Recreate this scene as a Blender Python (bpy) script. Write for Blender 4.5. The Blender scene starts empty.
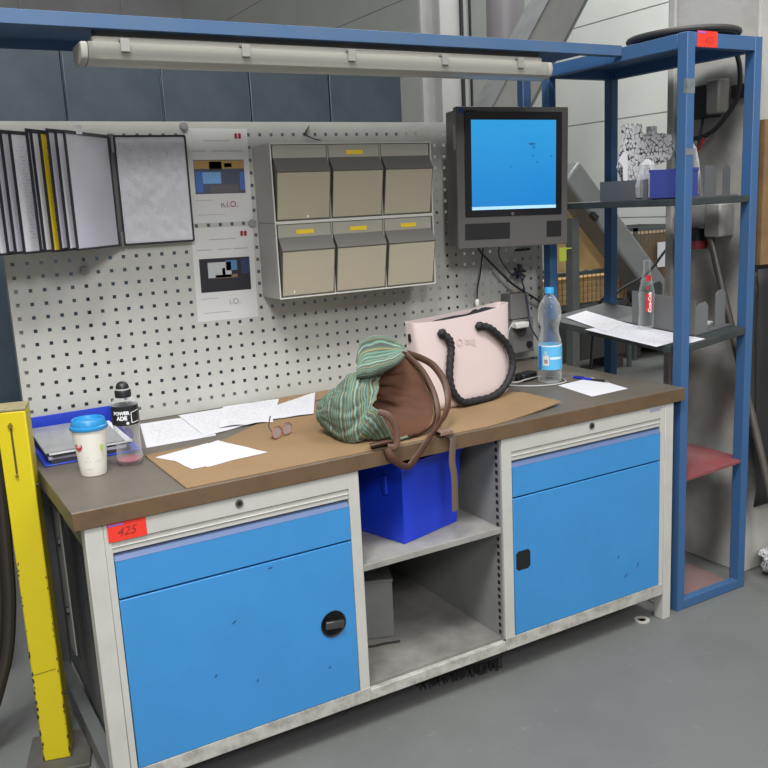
import bpy, bmesh, math, random
from mathutils import Vector, Matrix, Euler, noise
random.seed(4)
R = math.radians
PI = math.pi
SC = bpy.context.scene
COL = SC.collection

# ------------------------------------------------------------------ materials
def lin(c):
    return tuple((v/255/12.92 if v/255 <= .04045 else ((v/255+.055)/1.055)**2.4) for v in c) + (1,)
MATS = {}
def mat(name, rgb, rough=.5, metal=0, dirt=0, dscale=6, drgb=None, bump=0, bscale=60, emit=0, alpha=1, spec=.5, trans=0):
    if name in MATS: return MATS[name]
    m = bpy.data.materials.new(name); m.use_nodes = True
    nt = m.node_tree; N = nt.nodes; L = nt.links
    b = N['Principled BSDF']
    b.inputs['Base Color'].default_value = lin(rgb)
    b.inputs['Roughness'].default_value = rough
    b.inputs['Metallic'].default_value = metal
    b.inputs['Specular IOR Level'].default_value = spec
    b.inputs['Alpha'].default_value = alpha
    b.inputs['Transmission Weight'].default_value = trans
    if dirt or bump:
        tc = N.new('ShaderNodeTexCoord')
    if dirt:
        n1 = N.new('ShaderNodeTexNoise'); n1.inputs['Scale'].default_value = dscale; n1.inputs['Detail'].default_value = 7; n1.inputs['Roughness'].default_value = .65
        L.new(tc.outputs['Object'], n1.inputs['Vector'])
        rp = N.new('ShaderNodeValToRGB'); rp.color_ramp.elements[0].position = .42; rp.color_ramp.elements[1].position = .72
        L.new(n1.outputs['Fac'], rp.inputs['Fac'])
        mu = N.new('ShaderNodeMath'); mu.operation = 'MULTIPLY'; mu.inputs[1].default_value = dirt
        L.new(rp.outputs['Color'], mu.inputs[0])
        mx = N.new('ShaderNodeMix'); mx.data_type = 'RGBA'
        mx.inputs['A'].default_value = lin(rgb)
        mx.inputs['B'].default_value = lin(drgb if drgb else tuple(int(v*.55) for v in rgb))
        L.new(mu.outputs[0], mx.inputs['Factor']); L.new(mx.outputs['Result'], b.inputs['Base Color'])
    if bump:
        n2 = N.new('ShaderNodeTexNoise'); n2.inputs['Scale'].default_value = bscale; n2.inputs['Detail'].default_value = 4
        L.new(tc.outputs['Object'], n2.inputs['Vector'])
        bp = N.new('ShaderNodeBump'); bp.inputs['Strength'].default_value = bump; bp.inputs['Distance'].default_value = .01
        L.new(n2.outputs['Fac'], bp.inputs['Height']); L.new(bp.outputs['Normal'], b.inputs['Normal'])
    if emit:
        b.inputs['Emission Color'].default_value = lin(rgb); b.inputs['Emission Strength'].default_value = emit
    MATS[name] = m
    return m

def clear(name, rgb, amount=.25, rough=.08, base=.0):
    """thin clear plastic or glass: mostly see-through shell with a reflective, slightly tinted skin"""
    if name in MATS: return MATS[name]
    m = bpy.data.materials.new(name); m.use_nodes = True
    nt = m.node_tree; N = nt.nodes; L = nt.links
    for n in list(N): N.remove(n)
    out = N.new('ShaderNodeOutputMaterial')
    tr = N.new('ShaderNodeBsdfTransparent'); tr.inputs['Color'].default_value = lin(rgb)
    pb = N.new('ShaderNodeBsdfPrincipled'); pb.inputs['Base Color'].default_value = lin(rgb); pb.inputs['Roughness'].default_value = rough
    fr = N.new('ShaderNodeLayerWeight'); fr.inputs['Blend'].default_value = amount
    ad = N.new('ShaderNodeMath'); ad.operation = 'ADD'; ad.inputs[1].default_value = base; ad.use_clamp = True
    mx = N.new('ShaderNodeMixShader')
    L.new(fr.outputs['Facing'], ad.inputs[0])
    L.new(ad.outputs[0], mx.inputs['Fac']); L.new(tr.outputs[0], mx.inputs[1]); L.new(pb.outputs[0], mx.inputs[2])
    L.new(mx.outputs[0], out.inputs['Surface'])
    MATS[name] = m
    return m

def printed(name, paper, ink, rows=34, dens=.55, axis='XY'):
    """paper with rows of small print (procedural, in the sheet's own UV)"""
    if name in MATS: return MATS[name]
    m = bpy.data.materials.new(name); m.use_nodes = True
    nt = m.node_tree; N = nt.nodes; L = nt.links
    b = N['Principled BSDF']; b.inputs['Roughness'].default_value = .75
    uv = N.new('ShaderNodeUVMap'); uv.uv_map = 'UVMap'
    sp = N.new('ShaderNodeSeparateXYZ'); L.new(uv.outputs['UV'], sp.inputs[0])
    def M(op, a, bb=None):
        n = N.new('ShaderNodeMath'); n.operation = op
        for i, v in enumerate((a, bb)):
            if v is None: continue
            if isinstance(v, (int, float)): n.inputs[i].default_value = v
            else: L.new(v, n.inputs[i])
        return n.outputs[0]
    u, v = sp.outputs['X'], sp.outputs['Y']
    fr = M('FRACT', M('MULTIPLY', v, rows))
    band = M('LESS_THAN', fr, .42)
    cell = M('FLOOR', M('MULTIPLY', v, rows))
    cb = N.new('ShaderNodeCombineXYZ'); L.new(M('MULTIPLY', u, 26), cb.inputs[0]); L.new(M('MULTIPLY', cell, 3.7), cb.inputs[1])
    ns = N.new('ShaderNodeTexNoise'); ns.inputs['Scale'].default_value = 1.0; ns.inputs['Detail'].default_value = 2
    L.new(cb.outputs[0], ns.inputs['Vector'])
    word = M('GREATER_THAN', ns.outputs['Fac'], 1-dens)
    mu = M('MULTIPLY', M('GREATER_THAN', u, .1), M('LESS_THAN', u, .9))
    mv = M('MULTIPLY', M('GREATER_THAN', v, .1), M('LESS_THAN', v, .9))
    f = M('MULTIPLY', M('MULTIPLY', band, word), M('MULTIPLY', mu, mv))
    mx = N.new('ShaderNodeMix'); mx.data_type = 'RGBA'
    mx.inputs['A'].default_value = lin(paper); mx.inputs['B'].default_value = lin(ink)
    L.new(f, mx.inputs['Factor']); L.new(mx.outputs['Result'], b.inputs['Base Color'])
    MATS[name] = m
    return m

# ------------------------------------------------------------------ mesh builder
def frame_of(d):
    d = Vector(d).normalized()
    a = Vector((0, 0, 1)) if abs(d.z) < .95 else Vector((1, 0, 0))
    u = d.cross(a).normalized(); v = u.cross(d).normalized()
    return d, u, v

class MB:
    def __init__(s):
        s.bm = bmesh.new(); s.uv = s.bm.loops.layers.uv.new('UVMap')
    def face(s, vs, uvs=None):
        try: f = s.bm.faces.new(vs)
        except ValueError: return None
        if uvs:
            for l, q in zip(f.loops, uvs): l[s.uv].uv = q
        return f
    def box(s, x0, x1, y0, y1, z0, z1, M=None):
        c = [Vector((x, y, z)) for z in (z0, z1) for y in (y0, y1) for x in (x0, x1)]
        if M is not None: c = [M @ p for p in c]
        v = [s.bm.verts.new(p) for p in c]
        for q in ((0, 2, 3, 1), (4, 5, 7, 6), (0, 1, 5, 4), (2, 6, 7, 3), (0, 4, 6, 2), (1, 3, 7, 5)):
            s.face([v[i] for i in q], [(0, 0), (1, 0), (1, 1), (0, 1)])
        return s
    def bar(s, p0, p1, w, h, up=(0, 0, 1)):
        p0, p1 = Vector(p0), Vector(p1); d = (p1-p0).normalized()
        u = d.cross(Vector(up))
        if u.length < 1e-4: u = d.cross(Vector((0, 1, 0)))
        u.normalize(); v = u.cross(d)
        c = [p + u*a*w/2 + v*b*h/2 for p in (p0, p1) for a, b in ((-1, -1), (1, -1), (1, 1), (-1, 1))]
        v_ = [s.bm.verts.new(q) for q in c]
        for q in ((0, 1, 2, 3), (7, 6, 5, 4), (0, 4, 5, 1), (1, 5, 6, 2), (2, 6, 7, 3), (3, 7, 4, 0)):
            s.face([v_[i] for i in q])
        return s
    def cyl(s, p0, p1, r0, r1=None, n=20, cap=True):
        r1 = r0 if r1 is None else r1
        p0, p1 = Vector(p0), Vector(p1); d, u, v = frame_of(p1-p0)
        A = [s.bm.verts.new(p0+(u*math.cos(2*PI*i/n)+v*math.sin(2*PI*i/n))*r0) for i in range(n)]
        B = [s.bm.verts.new(p1+(u*math.cos(2*PI*i/n)+v*math.sin(2*PI*i/n))*r1) for i in range(n)]
        for i in range(n): s.face([A[i], A[(i+1) % n], B[(i+1) % n], B[i]])
        if cap: s.face(A[::-1]); s.face(B)
        return s
    def lathe(s, prof, c=(0, 0, 0), n=32, a0=0, a1=2*PI, fn=None):
        c = Vector(c); full = abs(a1-a0-2*PI) < 1e-6; k = n if full else n+1
        rows = []
        for r, z in prof:
            row = []
            for i in range(k):
                a = a0+(a1-a0)*i/n
                rr = r if fn is None else fn(r, z, a)
                row.append(s.bm.verts.new(c+Vector((rr*math.cos(a), rr*math.sin(a), z))))
            rows.append(row)
        for j in range(len(rows)-1):
            for i in range(n):
                i2 = (i+1) % k
                s.face([rows[j][i], rows[j][i2], rows[j+1][i2], rows[j+1][i]],
                       [(i/n, j/len(rows)), ((i+1)/n, j/len(rows)), ((i+1)/n, (j+1)/len(rows)), (i/n, (j+1)/len(rows))])
        if full:
            if prof[0][0] > 1e-5: s.face(rows[0][::-1])
            if prof[-1][0] > 1e-5: s.face(rows[-1])
        return s
    def tube(s, pts, r, n=10, closed=False, flat=None, up=None, cap=True, twist=None):
        """round or flattened tube along a polyline; flat=(w,h) gives an oval strap"""
        P = [Vector(p) for p in pts]; m = len(P); prev = None; rings = []
        for i in range(m):
            a = P[(i-1) % m] if (closed or i > 0) else P[i]
            b = P[(i+1) % m] if (closed or i < m-1) else P[i]
            d = (b-a).normalized()
            if up is not None: u = d.cross(Vector(up))
            elif prev is None: u = frame_of(d)[1]
            else: u = prev - d*prev.dot(d)
            if u.length < 1e-5: u = frame_of(d)[1]
            u.normalize(); v = d.cross(u); prev = u
            rad = r[i] if isinstance(r, (list, tuple)) else r
            ring = []
            for k in range(n):
                t = 2*PI*k/n
                if flat: q = u*math.cos(t)*flat[0]/2 + v*math.sin(t)*flat[1]/2
                else:
                    rr = rad if twist is None else rad*(1+twist[1]*math.cos(3*(t+twist[0]*i)))
                    q = u*math.cos(t)*rr + v*math.sin(t)*rr
                ring.append(s.bm.verts.new(P[i]+q))
            rings.append(ring)
        for i in range(m if closed else m-1):
            A, B = rings[i], rings[(i+1) % m]
            for k in range(n):
                s.face([A[k], A[(k+1) % n], B[(k+1) % n], B[k]],
                       [(i/m, k/n), (i/m, (k+1)/n), ((i+1)/m, (k+1)/n), ((i+1)/m, k/n)])
        if not closed and cap: s.face(rings[0][::-1]); s.face(rings[-1])
        return s
    def prism(s, pts, d):
        d = Vector(d); A = [s.bm.verts.new(Vector(p)) for p in pts]; B = [s.bm.verts.new(Vector(p)+d) for p in pts]
        s.face(A); s.face(B[::-1]); n = len(A)
        for i in range(n): s.face([A[i], B[i], B[(i+1) % n], A[(i+1) % n]])
        return s
    def sheet(s, c00, c10, c11, c01, th=.0004, n=1, fn=None):
        """a quad sheet with thickness downwards along its normal, uv over the sheet"""
        c = [Vector(q) for q in (c00, c10, c11, c01)]
        nr = (c[1]-c[0]).cross(c[3]-c[0]).normalized()
        def pt(a, b):
            p = c[0]*(1-a)*(1-b)+c[1]*a*(1-b)+c[2]*a*b+c[3]*(1-a)*b
            return p + (nr*fn(a, b) if fn else Vector())
        T = [[s.bm.verts.new(pt(i/n, j/n)) for i in range(n+1)] for j in range(n+1)]
        B = [[s.bm.verts.new(pt(i/n, j/n)-nr*th) for i in range(n+1)] for j in range(n+1)]
        for j in range(n):
            for i in range(n):
                q = [(i/n, j/n), ((i+1)/n, j/n), ((i+1)/n, (j+1)/n), (i/n, (j+1)/n)]
                s.face([T[j][i], T[j][i+1], T[j+1][i+1], T[j+1][i]], q)
                s.face([B[j][i], B[j+1][i], B[j+1][i+1], B[j][i+1]])
        for i in range(n):
            s.face([T[0][i], B[0][i], B[0][i+1], T[0][i+1]]); s.face([T[n][i], T[n][i+1], B[n][i+1], B[n][i]])
            s.face([T[i][0], T[i+1][0], B[i+1][0], B[i][0]]); s.face([T[i][n], B[i][n], B[i+1][n], T[i+1][n]])
        return s
    def text(s, txt, size, fn, bold=0, shear=0):
        cu = bpy.data.curves.new('lettering', 'FONT'); cu.body = txt; cu.size = size; cu.align_x = 'CENTER'; cu.align_y = 'CENTER'
        cu.resolution_u = 3; cu.offset = bold; cu.shear = shear
        ob = bpy.data.objects.new('lettering', cu); COL.objects.link(ob)
        dg = bpy.context.evaluated_depsgraph_get()
        me = bpy.data.meshes.new_from_object(ob.evaluated_get(dg))
        vs = [s.bm.verts.new(Vector(fn(v.co.x, v.co.y))) for v in me.vertices]
        for p in me.polygons: s.face([vs[i] for i in p.vertices])
        bpy.data.objects.remove(ob); bpy.data.curves.remove(cu); bpy.data.meshes.remove(me)
        return s

def flat_fn(o, x, y):
    o, x, y = Vector(o), Vector(x), Vector(y)
    return lambda a, b: o+x*a+y*b
def wrap_fn(c, r, ang, z, roll=0):
    """maps flat (a,b) round a vertical cylinder seen from outside; roll turns the lettering"""
    def f(a, b):
        a2 = a*math.cos(roll)-b*math.sin(roll); b2 = a*math.sin(roll)+b*math.cos(roll)
        t = ang + a2/r
        return (c[0]+r*math.cos(t), c[1]+r*math.sin(t), z+b2)
    return f

# Everything on the pegboard is drawn on a board grid of 38.5 mm pitch; the real board is a little larger (A4 sheets come out 297 mm high)
# and stands at the back of the worktop, so its geometry is built at that size and place.
BOARD_K, BOARD_T = 1.0633, Vector((.02044, .12788, -.09346))
on_board = False
def obj(name, mb, m, parent=None, smooth=35, bevel=0, world=True, mods=None, weld=False):
    bm = mb.bm
    if on_board:
        bm.transform(Matrix.Translation(BOARD_T) @ Matrix.Scale(BOARD_K, 4) if (world or parent is None) else Matrix.Scale(BOARD_K, 4))
    if weld: bmesh.ops.remove_doubles(bm, verts=bm.verts, dist=1e-5)
    bmesh.ops.recalc_face_normals(bm, faces=bm.faces)
    if parent is not None and world:
        bm.transform(wm(parent).inverted())
    me = bpy.data.meshes.new(name); bm.to_mesh(me); bm.free()
    for mm in (m if isinstance(m, (list, tuple)) else [m]): me.materials.append(mm)
    if smooth:
        me.shade_smooth(); me.set_sharp_from_angle(angle=R(smooth))
    o = bpy.data.objects.new(name, me); COL.objects.link(o)
    if parent is not None: o.parent = parent
    if bevel:
        b = o.modifiers.new('bevel', 'BEVEL'); b.width = bevel; b.segments = 2; b.limit_method = 'ANGLE'; b.angle_limit = R(40)
    return o
def wm(o):
    M = Matrix.LocRotScale(o.location, o.rotation_euler, o.scale)
    return wm(o.parent) @ M if o.parent else M
def tag(o, label, cat, group=None, kind=None):
    o['label'] = label; o['category'] = cat
    if group: o['group'] = group
    if kind: o['kind'] = kind
    return o
def thing(name, label, cat, loc, rot=(0, 0, 0), group=None):
    o = bpy.data.objects.new(name, None); COL.objects.link(o)
    o.location = Vector(loc)*BOARD_K+BOARD_T if on_board else loc
    o.rotation_euler = rot; o.empty_display_size = .05
    return tag(o, label, cat, group)
def struct(o): o['kind'] = 'structure'; return o
def smoothpath(pts, k=8, closed=False):
    P = [Vector(p) for p in pts]; n = len(P); out = []
    for i in range(n if closed else n-1):
        p0 = P[(i-1) % n] if (closed or i > 0) else P[0]; p1 = P[i]; p2 = P[(i+1) % n]
        p3 = P[(i+2) % n] if (closed or i < n-2) else P[-1]
        for j in range(k):
            t = j/k
            out.append(.5*((2*p1)+(p2-p0)*t+(2*p0-5*p1+4*p2-p3)*t*t+(3*p1-p0-3*p2+p3)*t**3))
    if not closed: out.append(P[-1])
    return out

# palette
BLUE = mat('cabinet blue paint', (58, 135, 196), .42, dirt=.12, dscale=5)
BLUE2 = mat('cabinet lip sheen', (86, 104, 142), .4)  # tint carries the reflection on the slanted drawer top
RACK = mat('rack blue paint', (52, 92, 138), .5, dirt=.45, dscale=9, drgb=(70, 88, 105))
GREYF = mat('light grey paint', (186, 185, 178), .5, dirt=.25, dscale=7, drgb=(140, 138, 130))
GREYD = mat('scuffed grey paint', (178, 176, 168), .55, dirt=.75, dscale=22, drgb=(92, 90, 84))
SIDE = mat('dull grey and shaded steel', (92, 94, 94), .55, dirt=.4, dscale=8)
DARK = mat('black plastic', (24, 24, 26), .45)
BLACK = mat('black void', (9, 9, 10), .8)
STEEL = mat('bare steel', (150, 150, 150), .32, 1)
PAPER = mat('white paper', (208, 208, 212), .75)
PRINT = printed('printed paper', (206, 206, 211), (178, 178, 186), 36, .46)
CONC = mat('concrete column', (172, 170, 164), .85, dirt=.75, dscale=2.6, drgb=(118, 112, 104), bump=.15, bscale=30)

# ------------------------------------------------------------------ setting
def floor_mat():
    m = mat('worn concrete floor', (106, 108, 106), .55, dirt=.45, dscale=2.2, drgb=(88, 89, 88), bump=.06, bscale=40)
    nt = m.node_tree; N = nt.nodes; L = nt.links; b = N['Principled BSDF']
    tc = [n for n in N if n.type == 'TEX_COORD'][0]
    src = b.inputs['Base Color'].links[0].from_socket
    mp = N.new('ShaderNodeMapping'); mp.inputs['Scale'].default_value = (1, 1.7, 1); mp.inputs['Rotation'].default_value = (0, 0, .7)
    L.new(tc.outputs['Object'], mp.inputs['Vector'])
    n = N.new('ShaderNodeTexNoise'); n.inputs['Scale'].default_value = 15; n.inputs['Detail'].default_value = 9; n.inputs['Roughness'].default_value = .72
    L.new(mp.outputs[0], n.inputs['Vector'])
    r = N.new('ShaderNodeValToRGB'); r.color_ramp.elements[0].position = .6; r.color_ramp.elements[1].position = .78
    L.new(n.outputs['Fac'], r.inputs['Fac'])
    k = N.new('ShaderNodeMath'); k.operation = 'MULTIPLY'; k.inputs[1].default_value = .38; L.new(r.outputs['Color'], k.inputs[0])
    mx = N.new('ShaderNodeMix'); mx.data_type = 'RGBA'; mx.inputs['B'].default_value = lin((164, 164, 160))
    L.new(k.outputs[0], mx.inputs['Factor']); L.new(src, mx.inputs['A']); L.new(mx.outputs['Result'], b.inputs['Base Color'])
    return m
struct(obj('floor', MB().box(-12, 9, -6, 18, -.1, 0), floor_mat(), smooth=0))
WALL = mat('pale hall panels', (186, 190, 184), .6, dirt=.12, dscale=1.2)
w = MB()
for k in range(7):
    z0 = .27+(k-.0)*.96-.0
    w.box(6.3, 6.42, -6, 17.5, max(0, z0+.006), z0+.954)
w.box(6.312, 6.43, -6, 17.5, 0, 7); w.box(6.3, 6.42, -6, 17.5, 0, .264)
struct(obj('wall_right', w, WALL, smooth=0))
w = MB().box(-12, 6.43, 17.5, 17.7, 0, 7)
for x in range(-11, 6, 2): w.box(x, x+.08, 17.46, 17.5, 0, 7)
struct(obj('wall_back', w, mat('dim far cladding', (176, 176, 178), .7, dirt=.3, dscale=.6), smooth=0))
# concrete pillar right behind the rack
struct(obj('wall_pillar', MB().box(2.45, 2.95, .1, .47, 0, 6.5).box(2.43, 2.449, .455, .49, 0, 6.5), CONC, smooth=0, bevel=.006))

# ------------------------------------------------------------------ lockers behind the pegboard
LOCK = mat('blue grey locker steel', (46, 58, 68), .32, dirt=.4, dscale=2.5, drgb=(86, 94, 96))
ords = ['leftmost', 'second from left', 'middle', 'second from right', 'rightmost']
for k in range(5):
    x0 = .137+.468*k
    t = thing('steel_locker', 'blue-grey steel locker seen over the pegboard top, %s of its row of five' % ords[k], 'locker', (x0+.234, 2.75, 0), group='lockers behind the pegboard')
    obj('body', MB().box(x0+.002, x0+.466, 2.522, 3.0, 0, 2.3), LOCK, t, bevel=.004)
    d = MB().box(x0+.005, x0+.463, 2.5, 2.521, .06, 2.29)
    obj('door', d, LOCK, t, bevel=.003)

# ------------------------------------------------------------------ hall steelwork in the distance
PALE = mat('pale grey steel', (168, 168, 166), .6, dirt=.25, dscale=2)
t = thing('steel_column', 'pale grey hall column behind the monitor top, with dark cable running down it', 'column', (4.1, 4.6, 0))
def px_col(x0, x1, y, d, z1=6.5): return MB().box(x0, x1, y, y+d, 0, z1)
obj('flange', px_col(4.19, 4.47, 4.6, .03), PALE, t); obj('web', MB().box(4.31, 4.34, 4.63, 4.9, 0, 6.5), PALE, t)
obj('flange', px_col(4.19, 4.47, 4.9, .03), PALE, t)
for x, r in ((4.49, .012), (4.40, .018)): obj('cable', MB().cyl((x, 4.582, .3), (x, 4.582, 6.4), r, n=8), DARK, t)
t = thing('ventilation_duct', 'thick round grey duct rising beside the hall column', 'duct', (4.42, 4.0, 0))
obj('pipe', MB().cyl((4.42, 4.0, 0), (4.42, 4.0, 6.5), .155, n=32), mat('duct grey', (120, 117, 120), .45, dirt=.2, dscale=2), t)
for z in (1.0, 2.0, 3.2, 4.4): obj('band', MB().cyl((4.42, 4.0, z), (4.42, 4.0, z+.03), .165, n=32), PALE, t)
t = thing('diagonal_conveyor', 'grey inclined conveyor trough crossing behind the canopy, above the monitor', 'conveyor', (3.5, 3.0, 0))
p0, p1 = Vector((3.1, 3.05, 1.35)), Vector((4.95, 3.05, 3.95))
d = (p1-p0).normalized(); nn = Vector((d.z, 0, -d.x))
obj('trough', MB().bar(p0, p1, .22, .25, up=nn), mat('trough grey', (128, 128, 124), .5, dirt=.25, dscale=3), t)
obj('edge_rail', MB().bar(p0+nn*.135, p1+nn*.135, .24, .012, up=nn), SIDE, t)
obj('edge_rail', MB().bar(p0-nn*.135, p1-nn*.135, .24, .012, up=nn), SIDE, t)
obj('leg', MB().box(3.13, 3.2, 3.02, 3.09, 0, 1.5), DARK, t)

# slanted chute, plywood, mesh cages beyond the rack
CH = mat('galvanised sheet', (128, 130, 130), .42, .25, dirt=.4, dscale=4, drgb=(96, 98, 98))
t = thing('sheet_chute', 'slanted galvanised metal chute running down behind the rack', 'chute', (4.9, 3.2, 0))
a, b2 = Vector((4.23, 3.206, 1.585)), Vector((5.66, 3.206, .103))
d = (b2-a).normalized(); nn = Vector((-d.z, 0, d.x))
obj('chute_body', MB().bar(a+nn*.10, b2+nn*.10, .24, .20, up=nn), CH, t, bevel=.02)
obj('hook', MB().bar((4.47, 3.07, 1.33), (4.52, 3.07, 1.29), .04, .04), DARK, t)
obj('support', MB().box(4.40, 4.47, 3.206, 3.28, 0, 1.3), SIDE, t)
obj('warning_tag', MB().box(4.275, 4.345, 3.21, 3.22, .98, 1.085).box(4.33, 4.41, 3.212, 3.218, 1.07, 1.08), mat('lime plastic', (190, 205, 70), .5), t, bevel=.002)
PLY = mat('plywood', (206, 172, 118), .6, dirt=.15, dscale=4, drgb=(176, 140, 92))
tag(obj('plywood_board', MB().prism([(4.36, 3.466, .868), (5.297, 3.466, .868), (4.543, 3.466, 1.715), (4.36, 3.466, 1.715)], (0, .02, 0)), PLY, smooth=0), 'tan plywood board standing on the wire crate behind the monitor', 'board')
def wire_crate(x0, x1, y0, y1, z0, z1, label, boxcol, white=False):
    t = thing('wire_crate', label, 'crate', ((x0+x1)/2, y0, z0), group='wire mesh crates in the background')
    f = MB()
    for z in (z0, z1-.03): f.box(x0, x1, y0, y0+.03, z, z+.03).box(x0, x1, y1-.03, y1, z, z+.03).box(x0, x0+.03, y0, y1, z, z+.03).box(x1-.03, x1, y0, y1, z, z+.03)
    for x in (x0, x1-.03):
        for y in (y0, y1-.03): f.box(x, x+.03, y, y+.03, 0, z1)
    obj('frame', f, mat('dark crate steel', (74, 80, 82), .5), t)
    g = MB(); n = max(3, int((x1-x0)/.045)); k = max(3, int((z1-z0)/.045))
    for i in range(n): x = x0+.03+(x1-x0-.06)*i/(n-1); g.box(x-.0025, x+.0025, y0+.012, y0+.016, z0, z1)
    for i in range(k): z = z0+.03+(z1-z0-.06)*i/(k-1); g.box(x0, x1, y0+.008, y0+.012, z-.002, z+.002)
    obj('wire_mesh', g, SIDE, t)
    c = MB().box(x0+.05, x1-.05, y0+.06, y1-.06, z0+.04, z1-.06)
    tag(obj('cardboard_box', c, boxcol), 'brown box filling the %s' % ('crate with the white tag' if white else 'crate under the plywood board'), 'box')
    tag(obj('crate_plinth', MB().box(x0+.02, x1-.02, y0+.04, y1-.04, .12, z0-.02).box(x0+.04, x0+.14, y0+.06, y1-.06, 0, .12).box(x1-.14, x1-.04, y0+.06, y1-.06, 0, .12), mat('dark pallet', (58, 56, 54), .7)), 'dark pallet block under the %s' % ('crate with the white tag' if white else 'crate below the plywood'), 'pallet')
    if white: obj('tag_sheet', MB().box(x0+.27, x0+.37, y0-.004, y0, z1-.36, z1-.14), PAPER, t)
    return t
wire_crate(4.18, 5.25, 3.41, 3.80, .56, .866, 'low wire crate with brown box under the plywood board', mat('crate cardboard', (196, 160, 104), .8))
wire_crate(5.48, 6.2, 3.6, 4.25, .30, 1.17, 'tall wire crate with white tag behind the glass bottle', mat('crate brown', (132, 108, 78), .8, dirt=.4, dscale=8), True)
t = thing('machine_base', 'dark low machine block behind the middle shelf', 'machine', (5.8, 4.7, 0))
obj('base', MB().box(5.35, 6.2, 4.4, 5.0, .0, .36), mat('machine dark', (52, 54, 54), .6), t, bevel=.01)
obj('cover', MB().box(5.45, 5.85, 4.45, 4.95, .36, .46), SIDE, t, bevel=.02)
obj('cover', MB().box(5.9, 6.15, 4.45, 4.95, .36, .52), SIDE, t, bevel=.02)
obj('lever', MB().tube(smoothpath([(5.95, 4.5, .515), (6.0, 4.46, .63), (6.05, 4.46, .66)]), .012), mat('lime grip', (196, 210, 40), .5), t)

tag(obj('hanging_cable', MB().tube(smoothpath([(2.43, .95, .02), (2.47, .93, .9), (2.586, .9, 1.038), (2.755, .9, 1.101), (2.863, .9, 1.185), (2.953, .9, 1.289), (3.0, .9, 1.6), (3.0, .9, 2.6)], 8), .006, n=8), mat('black cable', (30, 30, 34), .45)), 'thin black cable slung diagonally behind the glass bottle', 'cable')
# ------------------------------------------------------------------ workbench
H = .823
DEP = .86
WT = mat('worn worktop', (98, 91, 82), .42, dirt=.5, dscale=3.5, drgb=(74, 66, 56), bump=.05, bscale=50)
WE = mat('worktop edge wood', (100, 79, 56), .55, dirt=.6, dscale=14, drgb=(78, 58, 38))
t = thing('worktop', 'long brown worn worktop spanning both blue cabinets', 'worktop', (1.0, .3, H-.044))
obj('slab', MB().box(0.0, 2.0, .004, DEP, H-.044, H), WT, t, bevel=.002)
obj('edge_strip', MB().box(0, 2.0, 0, .004, H-.0435, H-.0008), WE, t, bevel=.0012)
zt = H-.044-.0005
def perf_strip(x, y, side, z0, z1):
    m = MB(); z = z0
    while z < z1:
        m.box(x-.0008, x+.0008, y, y+.011, z, z+.011); z += .0235
    return m
def lock_part(x, z, par, y=.006):
    l = obj('lock', MB().cyl((x, y-.003, z), (x, y+.004, z), .0105, n=24), STEEL, par)
    obj('keyhole', MB().box(x-.0018, x+.0018, y-.0036, y-.0029, z-.005, z+.005).cyl((x, y-.0034, z), (x, y-.0029, z), .0062, n=16), DARK, l)
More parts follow.
